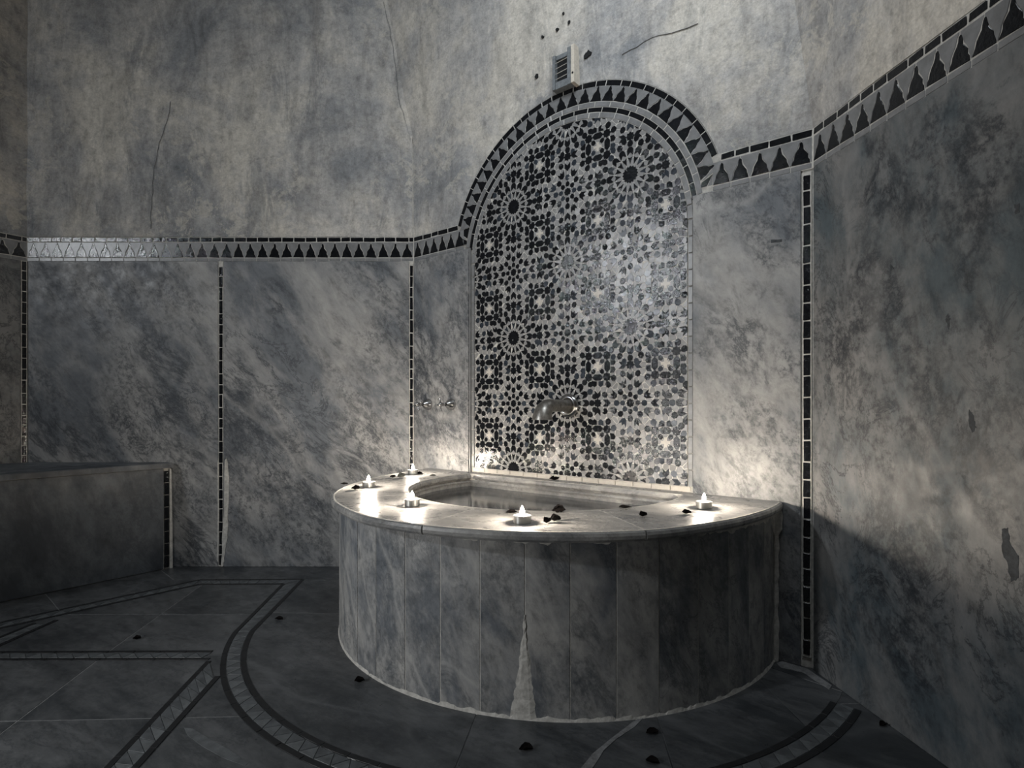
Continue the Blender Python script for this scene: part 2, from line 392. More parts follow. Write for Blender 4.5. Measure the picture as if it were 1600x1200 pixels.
def bed(frame, a, b, parent, tf=lambda s: T):
    plate('mortar_bed', frame, [(a, tf(a) - 0.151), (b, tf(b) - 0.151), (b, tf(b) + 0.002), (a, tf(a) + 0.002)], -0.001, BEDZ, 'mortar', parent)
bed(BACK, Lc.x, A.x, wall_back); bed(LEFT, -1.5, 0, wall_left); bed(NICHE, 0, 0.50, wall_niche); bed(NICHE, 1.79, NL, wall_niche); bed(RIGHT, 0, 1.8, wall_right, lambda s: T - 0.019 * s)
border(BACK, Lc.x + 0.004, A.x - 0.004, wall_back, 0.0755)
border(LEFT, -1.45, -0.004, wall_left, 0.0755)
border(NICHE, 0.006, 0.404, wall_niche, 0.071, lo=0.006, hi=0.432)
border(NICHE, 1.897, NL - 0.006, wall_niche, 0.071, lo=1.862, hi=NL - 0.006)
border(RIGHT, 0.006, 1.75, wall_right, 0.074, RT, -0.019)

# ------------------------------------------------------------------ arch of the niche
R_OC, R_PT, R_PB = 0.779, 0.762, 0.696      # black outer course, pendant tips, pendant feet
V, Fc = [], []
ra = math.asin((1.916 - AC[1]) / 0.70)
for i in range(61):
    a = ra + (PI - 2 * ra) * i / 60
    for r, z in ((0.619, 0.0), (0.619, BEDZ), (0.7925, BEDZ), (0.7925, 0.0)): V.append(NICHE.w(AC[0] + r * math.cos(a), AC[1] + r * math.sin(a), z))
for i in range(60):
    for k in range(3): Fc.append((i * 4 + k, (i + 1) * 4 + k, (i + 1) * 4 + k + 1, i * 4 + k + 1))
recentre('mortar_bed', V, Fc, 'mortar', wall_niche)
def ring_tile(name, r0, r1, a0, a1, m, z1=0.007, n=3):
    """curved tile between two radii, its own origin in the middle"""
    am = (a0 + a1) / 2; rm = (r0 + r1) / 2
    c = (AC[0] + rm * math.cos(am), AC[1] + rm * math.sin(am))
    poly = [(AC[0] + r0 * math.cos(a0 + (a1 - a0) * i / n) - c[0], AC[1] + r0 * math.sin(a0 + (a1 - a0) * i / n) - c[1]) for i in range(n + 1)]
    poly += [(AC[0] + r1 * math.cos(a1 - (a1 - a0) * i / n) - c[0], AC[1] + r1 * math.sin(a1 - (a1 - a0) * i / n) - c[1]) for i in range(n + 1)]
    V, Fc = prism_vf(poly, -0.002, z1, 0.0014)
    return link(name, mesh(name, V, Fc, m), wall_niche, NICHE.at(c[0], c[1], 0, jit(.0008)))
def ring(name, r0, r1, a_from, a_to, length, m, gap=0.004, vary=0.18):
    a = a_from
    while a < a_to - 0.012:
        w = length / r1 * (1 + jit(vary)); e = min(a + w, a_to)
        if a_to - e < 0.03: e = a_to
        ring_tile(name, r0, r1, a, e - gap / r1, m); a = e
ring('border_tile', 0.7665, 0.791, math.asin((2.062 - AC[1]) / 0.779), PI - math.asin((2.05 - AC[1]) / 0.779), 0.070, 'glaze_black', vary=.3)
NP = 28; a0 = math.radians(16.4); da = (PI - 2 * a0) / (NP - 1)
wA = R_PB * da / 0.0655
PA = [proto('pendant_tile', [(x, y * 0.82) for x, y in pend_poly(wA, 0.0012)], 'glaze_black') for _ in range(6)]
IA = proto('infill_tile', [(x, y * 0.735) for x, y in infill_poly(R_PB * da, wA, 0.766 / 0.696)], 'tile_grey')
for i in range(NP):
    a = a0 + da * i; c = (AC[0] + R_PB * math.cos(a), AC[1] + R_PB * math.sin(a))
    link('pendant_tile', random.choice(PA), wall_niche, NICHE.at(c[0], c[1], a - PI / 2 + jit(.03), jit(.0008)))
    if i < NP - 1:
        a += da / 2; c = (AC[0] + R_PB * math.cos(a), AC[1] + R_PB * math.sin(a))
        link('infill_tile', IA, wall_niche, NICHE.at(c[0], c[1], a - PI / 2, jit(.001)))
for sgn in (0, 1):                           # the two cut tiles where arch and straight border meet
    dark_h = [(1.815, 1.960), (1.811, 1.940), (1.837, 1.940), (1.862, 1.985)]
    inf1 = [(1.817, 1.966), (1.864, 1.991), (1.886, 2.031), (1.874, 2.024), (1.848, 1.996)]
    inf2 = [(1.842, 1.940), (1.861, 1.940), (1.862, 1.975), (1.8675, 1.995), (1.874, 2.010), (1.893, 2.034), (1.8895, 2.031)]
    fl_ = (lambda p: p) if sgn == 0 else (lambda p: (2 * AC[0] - p[0], p[1]))
    plate('pendant_tile', NICHE, [fl_(p) for p in dark_h], -0.002, 0.007, 'glaze_black', wall_niche, 0.0008)
    plate('infill_tile', NICHE, [fl_(p) for p in inf1], -0.002, 0.0066, 'tile_grey', wall_niche, 0.0006)
    plate('infill_tile', NICHE, [fl_(p) for p in inf2], -0.002, 0.0064, 'tile_grey', wall_niche, 0.0006)
al = math.asin((1.914 - AC[1]) / 0.68)
ring('course_tile', 0.671, 0.6935, al, PI - al, 0.085, 'tile_grey')
ring('border_tile', 0.6465, 0.668, al - 0.02, PI - al + 0.02, 0.082, 'glaze_black', vary=.1)
ring('course_tile', 0.6205, 0.6435, 0.02, PI - 0.02, 0.075, 'tile_grey')
MB_ = 0.655                                  # foot of the mosaic
t = MB_
ct = proto('course_tile', rrect(0.019, 0.070, 0.0005), 'tile_grey')
for k in range(16):
    link('course_tile', ct, wall_niche, NICHE.at(AC[0] - 0.6325, MB_ + 0.035 + 0.0725 * k))
    link('course_tile', ct, wall_niche, NICHE.at(AC[0] + 0.6325, MB_ + 0.035 + 0.0725 * k))
ct2 = proto('course_tile', rrect(0.088, 0.020, 0.001), 'glaze_cream')
for k in range(14): link('course_tile', ct2, wall_niche, NICHE.at(0.545 + 0.0905 * k, MB_ - 0.013, jit(.02)))

# ------------------------------------------------------------------ the mosaic
SU, SV = 0.3435, 0.354; M0 = (1.138, 1.019)  # half a repeat; the rosette behind the spout
def rot(p, a): c, s = math.cos(a), math.sin(a); return (p[0] * c - p[1] * s, p[0] * s + p[1] * c)
def put(shape, x, y, a=0.0, k=1.0): return [(x + rot(p, a)[0] * k, y + rot(p, a)[1] * k) for p in shape]
def star(n, ro, ri, ph=0.0): return [((ro if i % 2 == 0 else ri) * math.cos(ph + PI * i / n), (ro if i % 2 == 0 else ri) * math.sin(ph + PI * i / n)) for i in range(2 * n)]
HOOF = [(-.052, -.037), (-.016, 0), (-.052, .037), (.018, .041), (.046, .020), (.046, -.020), (.018, -.041)]
ARROW = [(.052, .042), (.012, 0), (.052, -.042), (-.018, -.041), (-.056, 0), (-.018, .041)]
ALM = [(.044, 0), (.024, .030), (-.010, .037), (-.036, .019), (-.036, -.019), (-.010, -.037), (.024, -.030)]
LHEX = [(.076, 0), (.040, .037), (-.040, .037), (-.076, 0), (-.040, -.037), (.040, -.037)]
CROWN = [(-.050, 0), (-.030, .034), (-.006, .042), (.050, .058), (.020, .020), (.052, 0), (.020, -.020), (.050, -.058), (-.006, -.042), (-.030, -.034)]
WING = [(.036, .020), (-.002, .044), (-.036, .026), (-.036, -.030), (.006, -.034), (.044, -.040)]
CROSS = [(.054, .016), (.017, .017), (.016, .054), (-.016, .054), (-.017, .017), (-.054, .016), (-.054, -.016), (-.017, -.017), (-.016, -.054), (.016, -.054), (.017, -.017), (.054, -.016)]
KITE = [(.062, 0), (-.030, .031), (-.012, 0), (-.030, -.031)]
base = []                                    # (name, material, polygon) in rosette units
def add(nm, m, poly):
    c = (sum(p[0] for p in poly) / len(poly), sum(p[1] for p in poly) / len(poly)); k = 1.17 if nm != 'rosette_star' else 1.06
    base.append((nm, m, [(c[0] + (x - c[0]) * k, c[1] + (y - c[1]) * k) for x, y in poly]))
add('rosette_star', 'glaze_black', star(16, .112, .094))
for k in (0, 1, 2):
    a = k * PI / 8; c, s = math.cos(a), math.sin(a)
    add('kite_tile', 'glaze_black', put([(-.045, 0), (.036, .031), (.026, 0), (.036, -.031)], .190 * c, .190 * s, a))
    add('hoof_tile', 'glaze_black', put(HOOF, .308 * c, .308 * s, a))
    add('almond_tile', 'glaze_black', put(ALM, .408 * c, .408 * s, a))
for k in (0, 1):
    a = (k + .5) * PI / 8; c, s = math.cos(a), math.sin(a)
    add('almond_tile', 'glaze_black', put(ALM, .462 * c, .462 * s, a + PI, .93))
add('eight_point_star', 'glaze_black', star(8, .056, .043, PI / 8 * 0).copy() and put(star(8, .056, .043), .5, 0))
add('arrow_tile', 'glaze_black', put(ARROW, .640, 0, PI, 1.0))          # notch towards the rosette side
add('arrow_tile', 'glaze_black', put(ARROW, .5, .118, PI / 2, .95))
def Q(x, y): return (1 - x, y)
add('eight_point_star', 'glaze_black', put(star(8, .052, .042), 1, 0))
for k in (0, 1):
    a = PI - k * PI / 4; c, s = math.cos(a), math.sin(a)
    add('almond_tile', 'glaze_black', put(ALM, 1 + .112 * c, .112 * s, a, .82))
    add('almond_tile', 'glaze_black', put(ALM, 1 + .205 * c, .205 * s, a + PI, .95))
a = PI - PI / 8
add('crown_tile', 'glaze_black', put(CROWN, 1 + .268 * math.cos(a), .268 * math.sin(a), a, .92))
add('almond_tile', 'glaze_black', put(ALM, 1 - .385, .112, 2.6, .95))
add('almond_tile', 'glaze_black', put(ALM, 1 - .335, .250, 2.2, 1.0))
add('cross_tile', 'glaze_cream', put(CROSS, .5, .5, 0, 1.0))
add('almond_tile', 'glaze_black', put(ALM, .5 - .069, .5 - .069, PI * 1.25, .80))
add('almond_tile', 'glaze_black', put(ALM, .5 + .069, .5 - .069, -PI * .25, .80))
add('eight_point_star', 'glaze_black', put(star(8, .056, .044), .355, .355))
add('eight_point_star', 'glaze_black', put(star(8, .056, .044), .645, .355))
add('long_hexagon_tile', 'glaze_black', put(LHEX, .5, .350))
add('wing_tile', 'glaze_black', put(WING, .5 - .052, .265, PI, .9))
def mirror_y(P): return [(-x, y) for x, y in P]
add('wing_tile', 'glaze_black', put(mirror_y(put(WING, 0, 0, PI, .9)), .5 + .052, .265))
cellp = {}
for nm, m, poly in base:
    for op in range(8):
        q = [rot(p if op < 4 else (p[0], -p[1]), op % 4 * PI / 2) for p in poly]
        for ox, oy in ((0, 0), (1, 1)):
            qq = [(x + ox, y + oy) for x, y in q]
            cx = sum(p[0] for p in qq) / len(qq); cy = sum(p[1] for p in qq) / len(qq)
            fx, fy = math.floor((cx + 1e-3) / 2) * 2, math.floor((cy + 1e-3) / 2) * 2
            key = (round((cx - fx) * 60), round((cy - fy) * 60))
            if any((key[0] + i, key[1] + j) in cellp for i in (-1, 0, 1) for j in (-1, 0, 1)): continue
            cellp[key] = (nm, m, [(x - fx, y - fy) for x, y in qq])
cell = list(cellp.values())
# pale pieces: cells around the points that lie farthest from the dark ones
segs = []
for nm, m, poly in cell:
    for dx in (-2, 0, 2):
        for dy in (-2, 0, 2):
            P = [(x + dx, y + dy) for x, y in poly]
            c = (sum(p[0] for p in P) / len(P), sum(p[1] for p in P) / len(P))
            if -.3 < c[0] < 1.3 and -.3 < c[1] < .8: segs.append(P)
def pd(x, y, P):
    best = 9; ins = False
    for i in range(len(P)):
        (ax, ay), (bx, by) = P[i - 1], P[i]
        vx, vy = bx - ax, by - ay; k = max(0, min(1, ((x - ax) * vx + (y - ay) * vy) / (vx * vx + vy * vy + 1e-12)))
        best = min(best, math.hypot(ax + vx * k - x, ay + vy * k - y))
        if (ay > y) != (by > y) and x < (bx - ax) * (y - ay) / (by - ay) + ax: ins = not ins
    return -best if ins else best
cand = []
NG = 64
for i in range(NG + 1):
    for j in range(NG // 2 + 1):
        x, y = i / NG, j / NG
        if y > x + 1e-6 or y > 1 - x + 1e-6: continue
        d = 9
        for P in segs:
            if abs(P[0][0] - x) < .3 and abs(P[0][1] - y) < .3: d = min(d, pd(x, y, P))
        if d > 0.009: cand.append((d, x, y))
cand.sort(reverse=True)
sites = []
def orbit(x, y):
    out = []
    for op in range(8):
        q = rot((x, y) if op < 4 else (x, -y), op % 4 * PI / 2)
        for ox in (0, 1):
            p = ((q[0] + ox) % 2, (q[1] + ox) % 2)
            if all(math.hypot((p[0] - r[0] + 1) % 2 - 1, (p[1] - r[1] + 1) % 2 - 1) > 1e-3 for r in out): out.append(p)
    return out
def tdist(p, r): return math.hypot((p[0] - r[0] + 1) % 2 - 1, (p[1] - r[1] + 1) % 2 - 1)
for d, x, y in cand:
    if all(tdist((x, y), r) > 0.058 for r in sites):
        ob_ = orbit(x, y)
        if all(tdist(ob_[0], r) > 0.045 for r in ob_[1:]): sites += ob_
def clip_half(P, nx, ny, c):
    out = []
    for i in range(len(P)):
        a, b = P[i - 1], P[i]; da_, db = a[0] * nx + a[1] * ny - c, b[0] * nx + b[1] * ny - c
        if (da_ <= 0) != (db <= 0):
            k = da_ / (da_ - db); out.append((a[0] + (b[0] - a[0]) * k, a[1] + (b[1] - a[1]) * k))
        if db <= 0: out.append(b)
    return out
allp = [(x + dx, y + dy) for x, y in sites for dx in (-2, 0, 2) for dy in (-2, 0, 2)]
G = 0.0040
for x, y in sites:
    P = [(x - .14, y - .14), (x + .14, y - .14), (x + .14, y + .14), (x - .14, y + .14)]
    near = sorted((math.hypot(a - x, b - y), a, b) for a, b in allp if abs(a - x) < .28 and abs(b - y) < .28)
    for d, a, b in near[1:22]:
        nx, ny = (a - x) / d, (b - y) / d; c = (x + a) / 2 * nx + (y + b) / 2 * ny - G
        P = clip_half(P, nx, ny, c)
        if len(P) < 3: break
    if len(P) >= 3: cell.append(('pale_tile', 'glaze_light', P))
outline = [(AC[0] - .6185, MB_), (AC[0] + .6185, MB_)] + arch_pts(.6185, 0, PI, 40)
def to_st(p, i, j): return (M0[0] + (p[0] + 2 * i) * SU, M0[1] + (p[1] + 2 * j) * SV)
halfpl = []
for k in range(len(outline)):
    (ax, ay), (bx, by) = outline[k], outline[(k + 1) % len(outline)]
    L_ = math.hypot(bx - ax, by - ay)
    if L_ > 1e-6: nx, ny = (by - ay) / L_, -(bx - ax) / L_; halfpl.append((nx, ny, ax * nx + ay * ny))
mosaic = thing('mosaic_panel', 'arched panel of black and pale star-patterned mosaic tiles above the basin', 'mosaic', NICHE.w(AC[0], MB_, 0))
V, Fc = prism_vf([(x - AC[0], y - MB_) for x, y in outline], -0.001, 0.0044)
link('mortar_bed', mesh('mortar_bed', V, Fc, 'mortar'), mosaic, NICHE.at(AC[0], MB_))
pieces = []
for ci, (nm, m, poly) in enumerate(cell):
    for i in (-2, -1, 0, 1):
        for j in (-2, -1, 0, 1, 2):
            P = [to_st(p, i, j) for p in poly]; clipped = False
            if max(p[0] for p in P) < .5 or min(p[0] for p in P) > 1.78 or max(p[1] for p in P) < MB_ or min(p[1] for p in P) > 2.45: continue
            for nx, ny, c in halfpl:
                if any(p[0] * nx + p[1] * ny > c for p in P): P = clip_half(P, nx, ny, c); clipped = True
                if len(P) < 3: break
            if len(P) < 3 or abs(area2(P)) < 2.5e-5: continue
            pieces.append((abs(area2(P)), nm, m, P, ci, i, j, clipped))
darks = sorted([p for p in pieces if p[1] != 'pale_tile'], key=lambda p: -p[0])
keep = darks[:296]; cache = {}
for ar, nm, m, P, ci, i, j, clipped in keep:
    c = (sum(p[0] for p in P) / len(P), sum(p[1] for p in P) / len(P)) if clipped else to_st((cell[ci][2][0]), i, j)
    if clipped or ci not in cache:
        V, Fc = prism_vf([(x - c[0], y - c[1]) for x, y in P], 0.0, 0.0066, 0.0009, 0.022)
        me = mesh(nm, V, Fc, m)
        if not clipped: cache[ci] = me
    else: me = cache[ci]
    link(nm, me, mosaic, NICHE.at(c[0], c[1], 0, jit(.0005)))
def bulk(nm, lst, mats):
    V, Fc, mi = [], [], []
    for ar, _, m, P, *r in lst:
        P = [(x - AC[0], y - MB_) for x, y in P]
        v, f = prism_vf(P, 0.0, (0.0064 if m != 'glaze_light' else 0.0050) + jit(.0003), 0.0007, 0.04, len(V))
        k = random.choices(range(len(mats)), [1, .22][:len(mats)])[0] if len(mats) > 1 else 0
        V += v; Fc += f; mi += [k] * len(f)
    o = link(nm, mesh(nm, V, Fc, mats, mi), mosaic, NICHE.at(AC[0], MB_)); o['kind'] = 'stuff'
bulk('small_dark_tiles', darks[296:], ['glaze_black', 'glaze_slate'])
bulk('pale_star_tiles', [p for p in pieces if p[1] == 'pale_tile'], ['glaze_light', 'glaze_cream'][:1])

# ------------------------------------------------------------------ marble wall panels and tile strips
PT = T - 0.150
def panel(frame, s0, s1, t0, parent, tf=lambda s: PT, d=0.010):
    plate('marble_panel', frame, [(s0, t0), (s1, t0), (s1, tf(s1)), (s0, tf(s0))], -0.002, d, 'marble_dark' if frame in (RIGHT, LEFT) else 'marble_wall', parent, 0.0018)
panel(BACK, Lc.x + 0.012, -1.840, 0, wall_back); panel(BACK, -1.806, A.x - 0.030, 0, wall_back)
panel(NICHE, 0.012, 0.474, 0.0, wall_niche, d=0.014)
panel(NICHE, 1.778, 2.200, 0.0, wall_niche)
plate('edge_strip', NICHE, [(0.478, MB_ - .03), (0.486, MB_ - .03), (0.486, PT), (0.478, PT)], -0.002, 0.012, 'tile_grey', wall_niche, 0.002)
for k in range(3):
    s0, s1 = 0.006 + 1.5 * k, 0.004 + 1.5 * (k + 1)
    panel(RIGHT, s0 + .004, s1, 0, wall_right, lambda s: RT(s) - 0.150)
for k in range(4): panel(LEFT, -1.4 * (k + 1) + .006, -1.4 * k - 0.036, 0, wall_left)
def strip(frame, s, t0, t1, parent, w=0.0215, m='glaze_black'):
    hs = (0.064, 0.078, 0.056)
    P = [proto('strip_tile', rrect(w, h, 0.001), m, 0.009) for h in hs]
    plate('mortar_bed', frame, [(s - w / 2 - .004, t0 - .008), (s + w / 2 + .004, t0 - .008), (s + w / 2 + .004, t1 + .002), (s - w / 2 - .004, t1 + .002)], -0.001, 0.0072, 'mortar', parent)
    t = t0
    while t < t1 - 0.02:
        k = random.randrange(3); h = hs[k]
        if t + h > t1: k = 2; h = hs[2]
        if t + h > t1 + .01: break
        link('strip_tile', P[k], parent, frame.at(s + jit(.0008), t + h / 2, jit(.008), jit(.001))); t += h + 0.0045
strip(BACK, -1.823, 0.01, PT - 0.002, wall_back); strip(BACK, A.x - 0.016, 0.01, PT - .002, wall_back, 0.018)
strip(LEFT, -0.018, 0.64, PT - .002, wall_left, 0.022)
strip(NICHE, 2.221, 0.05, PT - .012, wall_niche, 0.0235)

def blob(frame, pts, parent, name, m, d0, d1, px=True, sub=4, rough=0.004):
    P = [frame.px(*p) for p in pts] if px else pts
    Q_ = []
    for i in range(len(P)):
        a, b = P[i], P[(i + 1) % len(P)]
        for k in range(sub): Q_.append((a[0] + (b[0] - a[0]) * k / sub + jit(rough), a[1] + (b[1] - a[1]) * k / sub + jit(rough)))
    return plate(name, frame, Q_, d0, d1, m, parent, 0.001)
blob(BACK, [(352, 719), (356, 716), (359, 745), (358, 800), (357, 840), (352, 872), (350, 885), (347, 884), (351, 800)], wall_back, 'mortar_smear', 'mortar', 0.008, 0.0125, rough=.003)
blob(BACK, [(341, 722), (343, 716), (343, 880), (341, 875)], wall_back, 'mortar_smear', 'mortar', 0.008, 0.0118, rough=.002)
for pts in ([(1570, 828), (1580, 824), (1586, 850), (1598, 870), (1599, 903), (1586, 908), (1578, 880), (1572, 860)],
            [(1521, 640), (1527, 650), (1531, 668), (1524, 678), (1518, 655)], [(1486, 490), (1491, 498), (1487, 515), (1482, 500)], [(1396, 412), (1402, 418), (1396, 423)],
            [(1590, 320), (1600, 316), (1600, 330), (1592, 336)]):
    blob(RIGHT, pts, wall_right, 'pitted_hollow', 'stain', 0.006, 0.0106, rough=.003)
blob(NICHE, [(1205, 376), (1222, 374), (1224, 379), (1206, 381)], wall_niche, 'pitted_hollow', 'stain', 0.006, 0.0106, rough=.002)
def crack(frame, pts, parent, w=0.0006, d=0.0075):
    P = [frame.px(*p) for p in pts]; Q_ = []
    for a, b in zip(P, P[1:]):
        n = max(2, int(math.hypot(b[0] - a[0], b[1] - a[1]) / 0.03))
        for k in range(n): Q_.append((a[0] + (b[0] - a[0]) * k / n + jit(.004), a[1] + (b[1] - a[1]) * k / n + jit(.004)))
    up = [(x + w * random.uniform(.4, 1), y + w * .5) for x, y in Q_]; dn = [(x - w * random.uniform(.4, 1), y - w * .5) for x, y in Q_[::-1]]
    plate('crack', frame, up + dn, 0.002, d + .002, 'crack', parent)
crack(BACK, [(268, 160), (262, 190), (250, 225), (241, 270), (239, 310), (236, 340), (238, 368)], wall_back)
crack(BACK, [(600, 4), (610, 50), (618, 100), (624, 160), (636, 195), (643, 230)], wall_back, .0008)
crack(NICHE, [(1090, 40), (1060, 50), (1020, 60), (985, 80), (960, 95)], wall_niche, .0008)
crack(NICHE, [(865, 112), (842, 124), (815, 135), (770, 150)], wall_niche, .0008)
for x, y, r in ((841, 121, 4), (853, 63, 3), (876, 51, 3), (894, 40, 3), (886, 27, 2.5), (922, 86, 6), (918, 90, 5)):
    s, t = NICHE.px(x, y); rr = r / 330
    plate('plaster_hole', NICHE, [(s + rr * math.cos(k * PI / 4) * random.uniform(.6, 1.2), t + rr * math.sin(k * PI / 4) * random.uniform(.6, 1.2)) for k in range(8)], 0.003, 0.0085 + (lean(s / NL, t) if t > TS else 0), 'void', wall_niche)

# ------------------------------------------------------------------ floor slabs and inlaid bands
def split(P, a, b, gap):
    nx, ny = b[1] - a[1], -(b[0] - a[0]); L_ = math.hypot(nx, ny); nx, ny = nx / L_, ny / L_; c = a[0] * nx + a[1] * ny
    return clip_half(P, nx, ny, c - gap / 2), clip_half(P, -nx, -ny, -(c + gap / 2))
def slab(P, m='marble_floor', z1=0.0, nm='floor_slab'):
    if len(P) < 3 or abs(area2(P)) < 1e-4: return
    c = (sum(p[0] for p in P) / len(P), sum(p[1] for p in P) / len(P))
    V, Fc = prism_vf([(x - c[0], y - c[1]) for x, y in P], -0.006, z1, 0.0006)
    return link(nm, mesh(nm, V, Fc, m), floor, Matrix.Translation((c[0], c[1], 0)))
f2 = lambda x, y: tuple(fl(x, y)[:2])
g = 0.0045
root = [tuple(p) for p in ROOM[::-1]]
lo_, hi_ = split(root, (-4, 3.256), (2, 3.256), 0.003)            # strip along the back wall
back_strip, rest = (lo_, hi_) if max(p[1] for p in lo_) > max(p[1] for p in hi_) else (hi_, lo_)
for P in split(back_strip, (-2.3, 3.6), (-1.9, 3.2), g): slab(P)
P1, P2 = split(rest, (-2.343, 2.570), (-1.78, 3.215), 0.003)      # strip along the bench
bs, rest = (P1, P2) if sum(p[0] for p in P1) / len(P1) < sum(p[0] for p in P2) / len(P2) else (P2, P1)
for P in split(bs, (-2.473, 2.993), (-2.293, 2.83), g): slab(P)
P1, P2 = split(rest, (-2.1, 2.262), (-1.2, 2.268), 0.003)         # along the cross band
far, near = (P1, P2) if sum(p[1] for p in P1) / len(P1) > sum(p[1] for p in P2) / len(P2) else (P2, P1)
for P in split(far, (-1.745, 3.165), (-1.653, 2.328), g):
    for q in split(P, (-2.068, 2.716), (-1.336, 2.716), g): slab(q)
for P in split(near, (-1.637, 2.217), (-1.566, 1.722), g):
    for q in split(P, (-1.629, 1.792), (-1.142, 1.811), g): slab(q)
# the ring of slabs round the basin lies inside the curved band
BC = (0.12, 2.78); RI, RX = 1.304, 1.377
ringpoly = [(BC[0] + (RI + .01) * math.cos(a), BC[1] + (RI + .01) * math.sin(a)) for a in [math.radians(192 + k * 4) for k in range(44)]]
outer_pts = [(-1.235, 3.26)] + ringpoly
inroom = [p for p in outer_pts]
poly = inroom + [(B.x + .2, B.y - 1.1), (B.x, B.y), (A.x, 3.26)]
for nx, ny, c in [(RIGHT.n.x * -1, RIGHT.n.y * -1, -(RIGHT.n.x * B.x + RIGHT.n.y * B.y)), (NICHE.n.x * -1, NICHE.n.y * -1, -(NICHE.n.x * A.x + NICHE.n.y * A.y))]:
    poly = clip_half(poly, nx, ny, c)
cur = [poly]
def wedge(P, pts): return P
def cut(P, a, b):
    return [q for q in split(P, a, b, g) if len(q) > 2]
a_, b_ = cut(poly, (0.0, 2.6), (-0.165, 1.50)); left_, right_ = (a_, b_) if sum(p[0] for p in a_) / len(a_) < sum(p[0] for p in b_) / len(b_) else (b_, a_)
for q in cut(left_, (-1.5, 2.74), (0.2, 2.70)): slab(q, z1=0.0012)
a_, b_ = cut(right_, (0.52, 2.4), (0.44, 1.50)); mid_, right_ = (a_, b_) if sum(p[0] for p in a_) / len(a_) < sum(p[0] for p in b_) / len(b_) else (b_, a_)
for q in cut(mid_, (0.385, 1.785), (0.21, 1.566)): slab(q, z1=0.0012)
for q in cut(right_, (0.90, 2.1), (0.935, 1.50)):
    for r_ in cut(q, (1.015, 2.131), (0.86, 2.30)): slab(r_, z1=0.0012)
# bands
tri_count = 0
def band(c0, c1, n_of=None, width=0.0735):
    """c0, c1: functions u in 0..1 -> point on the two black lines"""
    L_ = sum((Vector(c0(k / 40)) - Vector(c0((k + 1) / 40))).length for k in range(40))
    lw = 0.019
    for cc in (c0, c1):
        n = max(1, round(L_ / 0.105))
        for k in range(n):
            u0, u1 = k / n, (k + 1) / n - 0.003 / max(L_, .1)
            st = [u0 + (u1 - u0) * i / 3 for i in range(4)]
            ctr = [Vector(cc(u)) for u in st]; poly_l, poly_r = [], []
            for i, p in enumerate(ctr):
                d_ = (ctr[min(i + 1, 3)] - ctr[max(i - 1, 0)]).normalized(); nn = Vector((-d_.y, d_.x)) * lw / 2
                poly_l.append(tuple(p + nn)); poly_r.append(tuple(p - nn))
            slab(poly_l + poly_r[::-1], 'floor_black', 0.0026, 'border_tile')
    n = max(2, round(L_ / 0.062))
    def pt(u, w):
        a, b = Vector(c0(u)), Vector(c1(u)); d_ = (b - a); e = (lw / 2 + 0.002) / d_.length
        return a + d_ * (e + (1 - 2 * e) * w)
    q_ = [Vector(pt(0, 0)), Vector(pt(1, 0))]
    for k in range(n):
        u0, u1, um = k / n, (k + 1) / n, (k + .5) / n
        for tri, m in (([pt(u0, 0), pt(u1, 0), pt(um, 1)], 'tile_floor_dark'), ([pt(um, 1), pt(min(um + 1 / n, 1), 1), pt(u1, 0)], 'tile_floor')):
            c = (tri[0] + tri[1] + tri[2]) / 3
            tri = [tuple(c + (p - c) * 0.93) for p in tri]
            if abs(area2(tri)) > 1e-4: slab(tri, m, 0.0022, 'inlay_tile')
def seg(a, b): a, b = Vector(a), Vector(b); return lambda u: a + (b - a) * u
def arcf(r, a0, a1): return lambda u: Vector((BC[0] + r * math.cos(a0 + (a1 - a0) * u), BC[1] + r * math.sin(a0 + (a1 - a0) * u)))
aS = math.radians(192)
pI = arcf(RI, aS, aS)(0); pX = arcf(RX, aS, aS)(0)
band(arcf(RI, aS, math.radians(318)), arcf(RX, aS, math.radians(318)))
band(seg((-1.212, 3.262), pI), seg((-1.291, 3.180), pX))
band(seg((-1.806, 3.252), (-1.212, 3.262)), seg((-1.762, 3.174), (-1.291, 3.180)))
dl = Vector((-2.367 + 1.804, 2.604 - 3.247))
band(seg((-1.806, 3.252), Vector((-1.806, 3.252)) + dl * 1.25), seg((-1.762, 3.174), Vector((-1.762, 3.174)) + dl * 1.25))
band(seg((-1.225, 2.300), (-2.6, 2.290)), seg((-1.200, 2.232), (-2.6, 2.226)))
band(seg((-1.192, 2.214), (-1.08, 1.20)), seg((-1.092, 2.090), (-1.01, 1.20)))
band(seg((-2.135, 2.64), (-2.150, 2.29)), seg((-2.205, 2.60), (-2.235, 2.29)))
V_ = [fl(*p) for p in ((288, 1137), (300, 1139), (330, 1156), (362, 1174), (390, 1192), (384, 1197), (350, 1184), (315, 1166), (293, 1148))]
slab([(v.x + jit(.003), v.y + jit(.003)) for v in V_], 'tile_floor', 0.0005, 'worn_patch')
V_ = [fl(*p) for p in ((978, 1136), (990, 1127), (1004, 1123), (990, 1137), (965, 1155), (945, 1172), (932, 1188), (922, 1205), (905, 1205), (928, 1178), (955, 1152))]
slab([(v.x + jit(.004), v.y + jit(.004)) for v in V_], 'mortar_floor', 0.0024, 'mortar_smear')
for pts in ([(1213, 1037), (1222, 1034), (1262, 1046), (1300, 1072), (1296, 1078), (1255, 1052), (1220, 1044)],):
    V_ = [fl(*p) for p in pts]; slab([(v.x, v.y) for v in V_], 'mortar_floor', 0.003, 'mortar_smear')

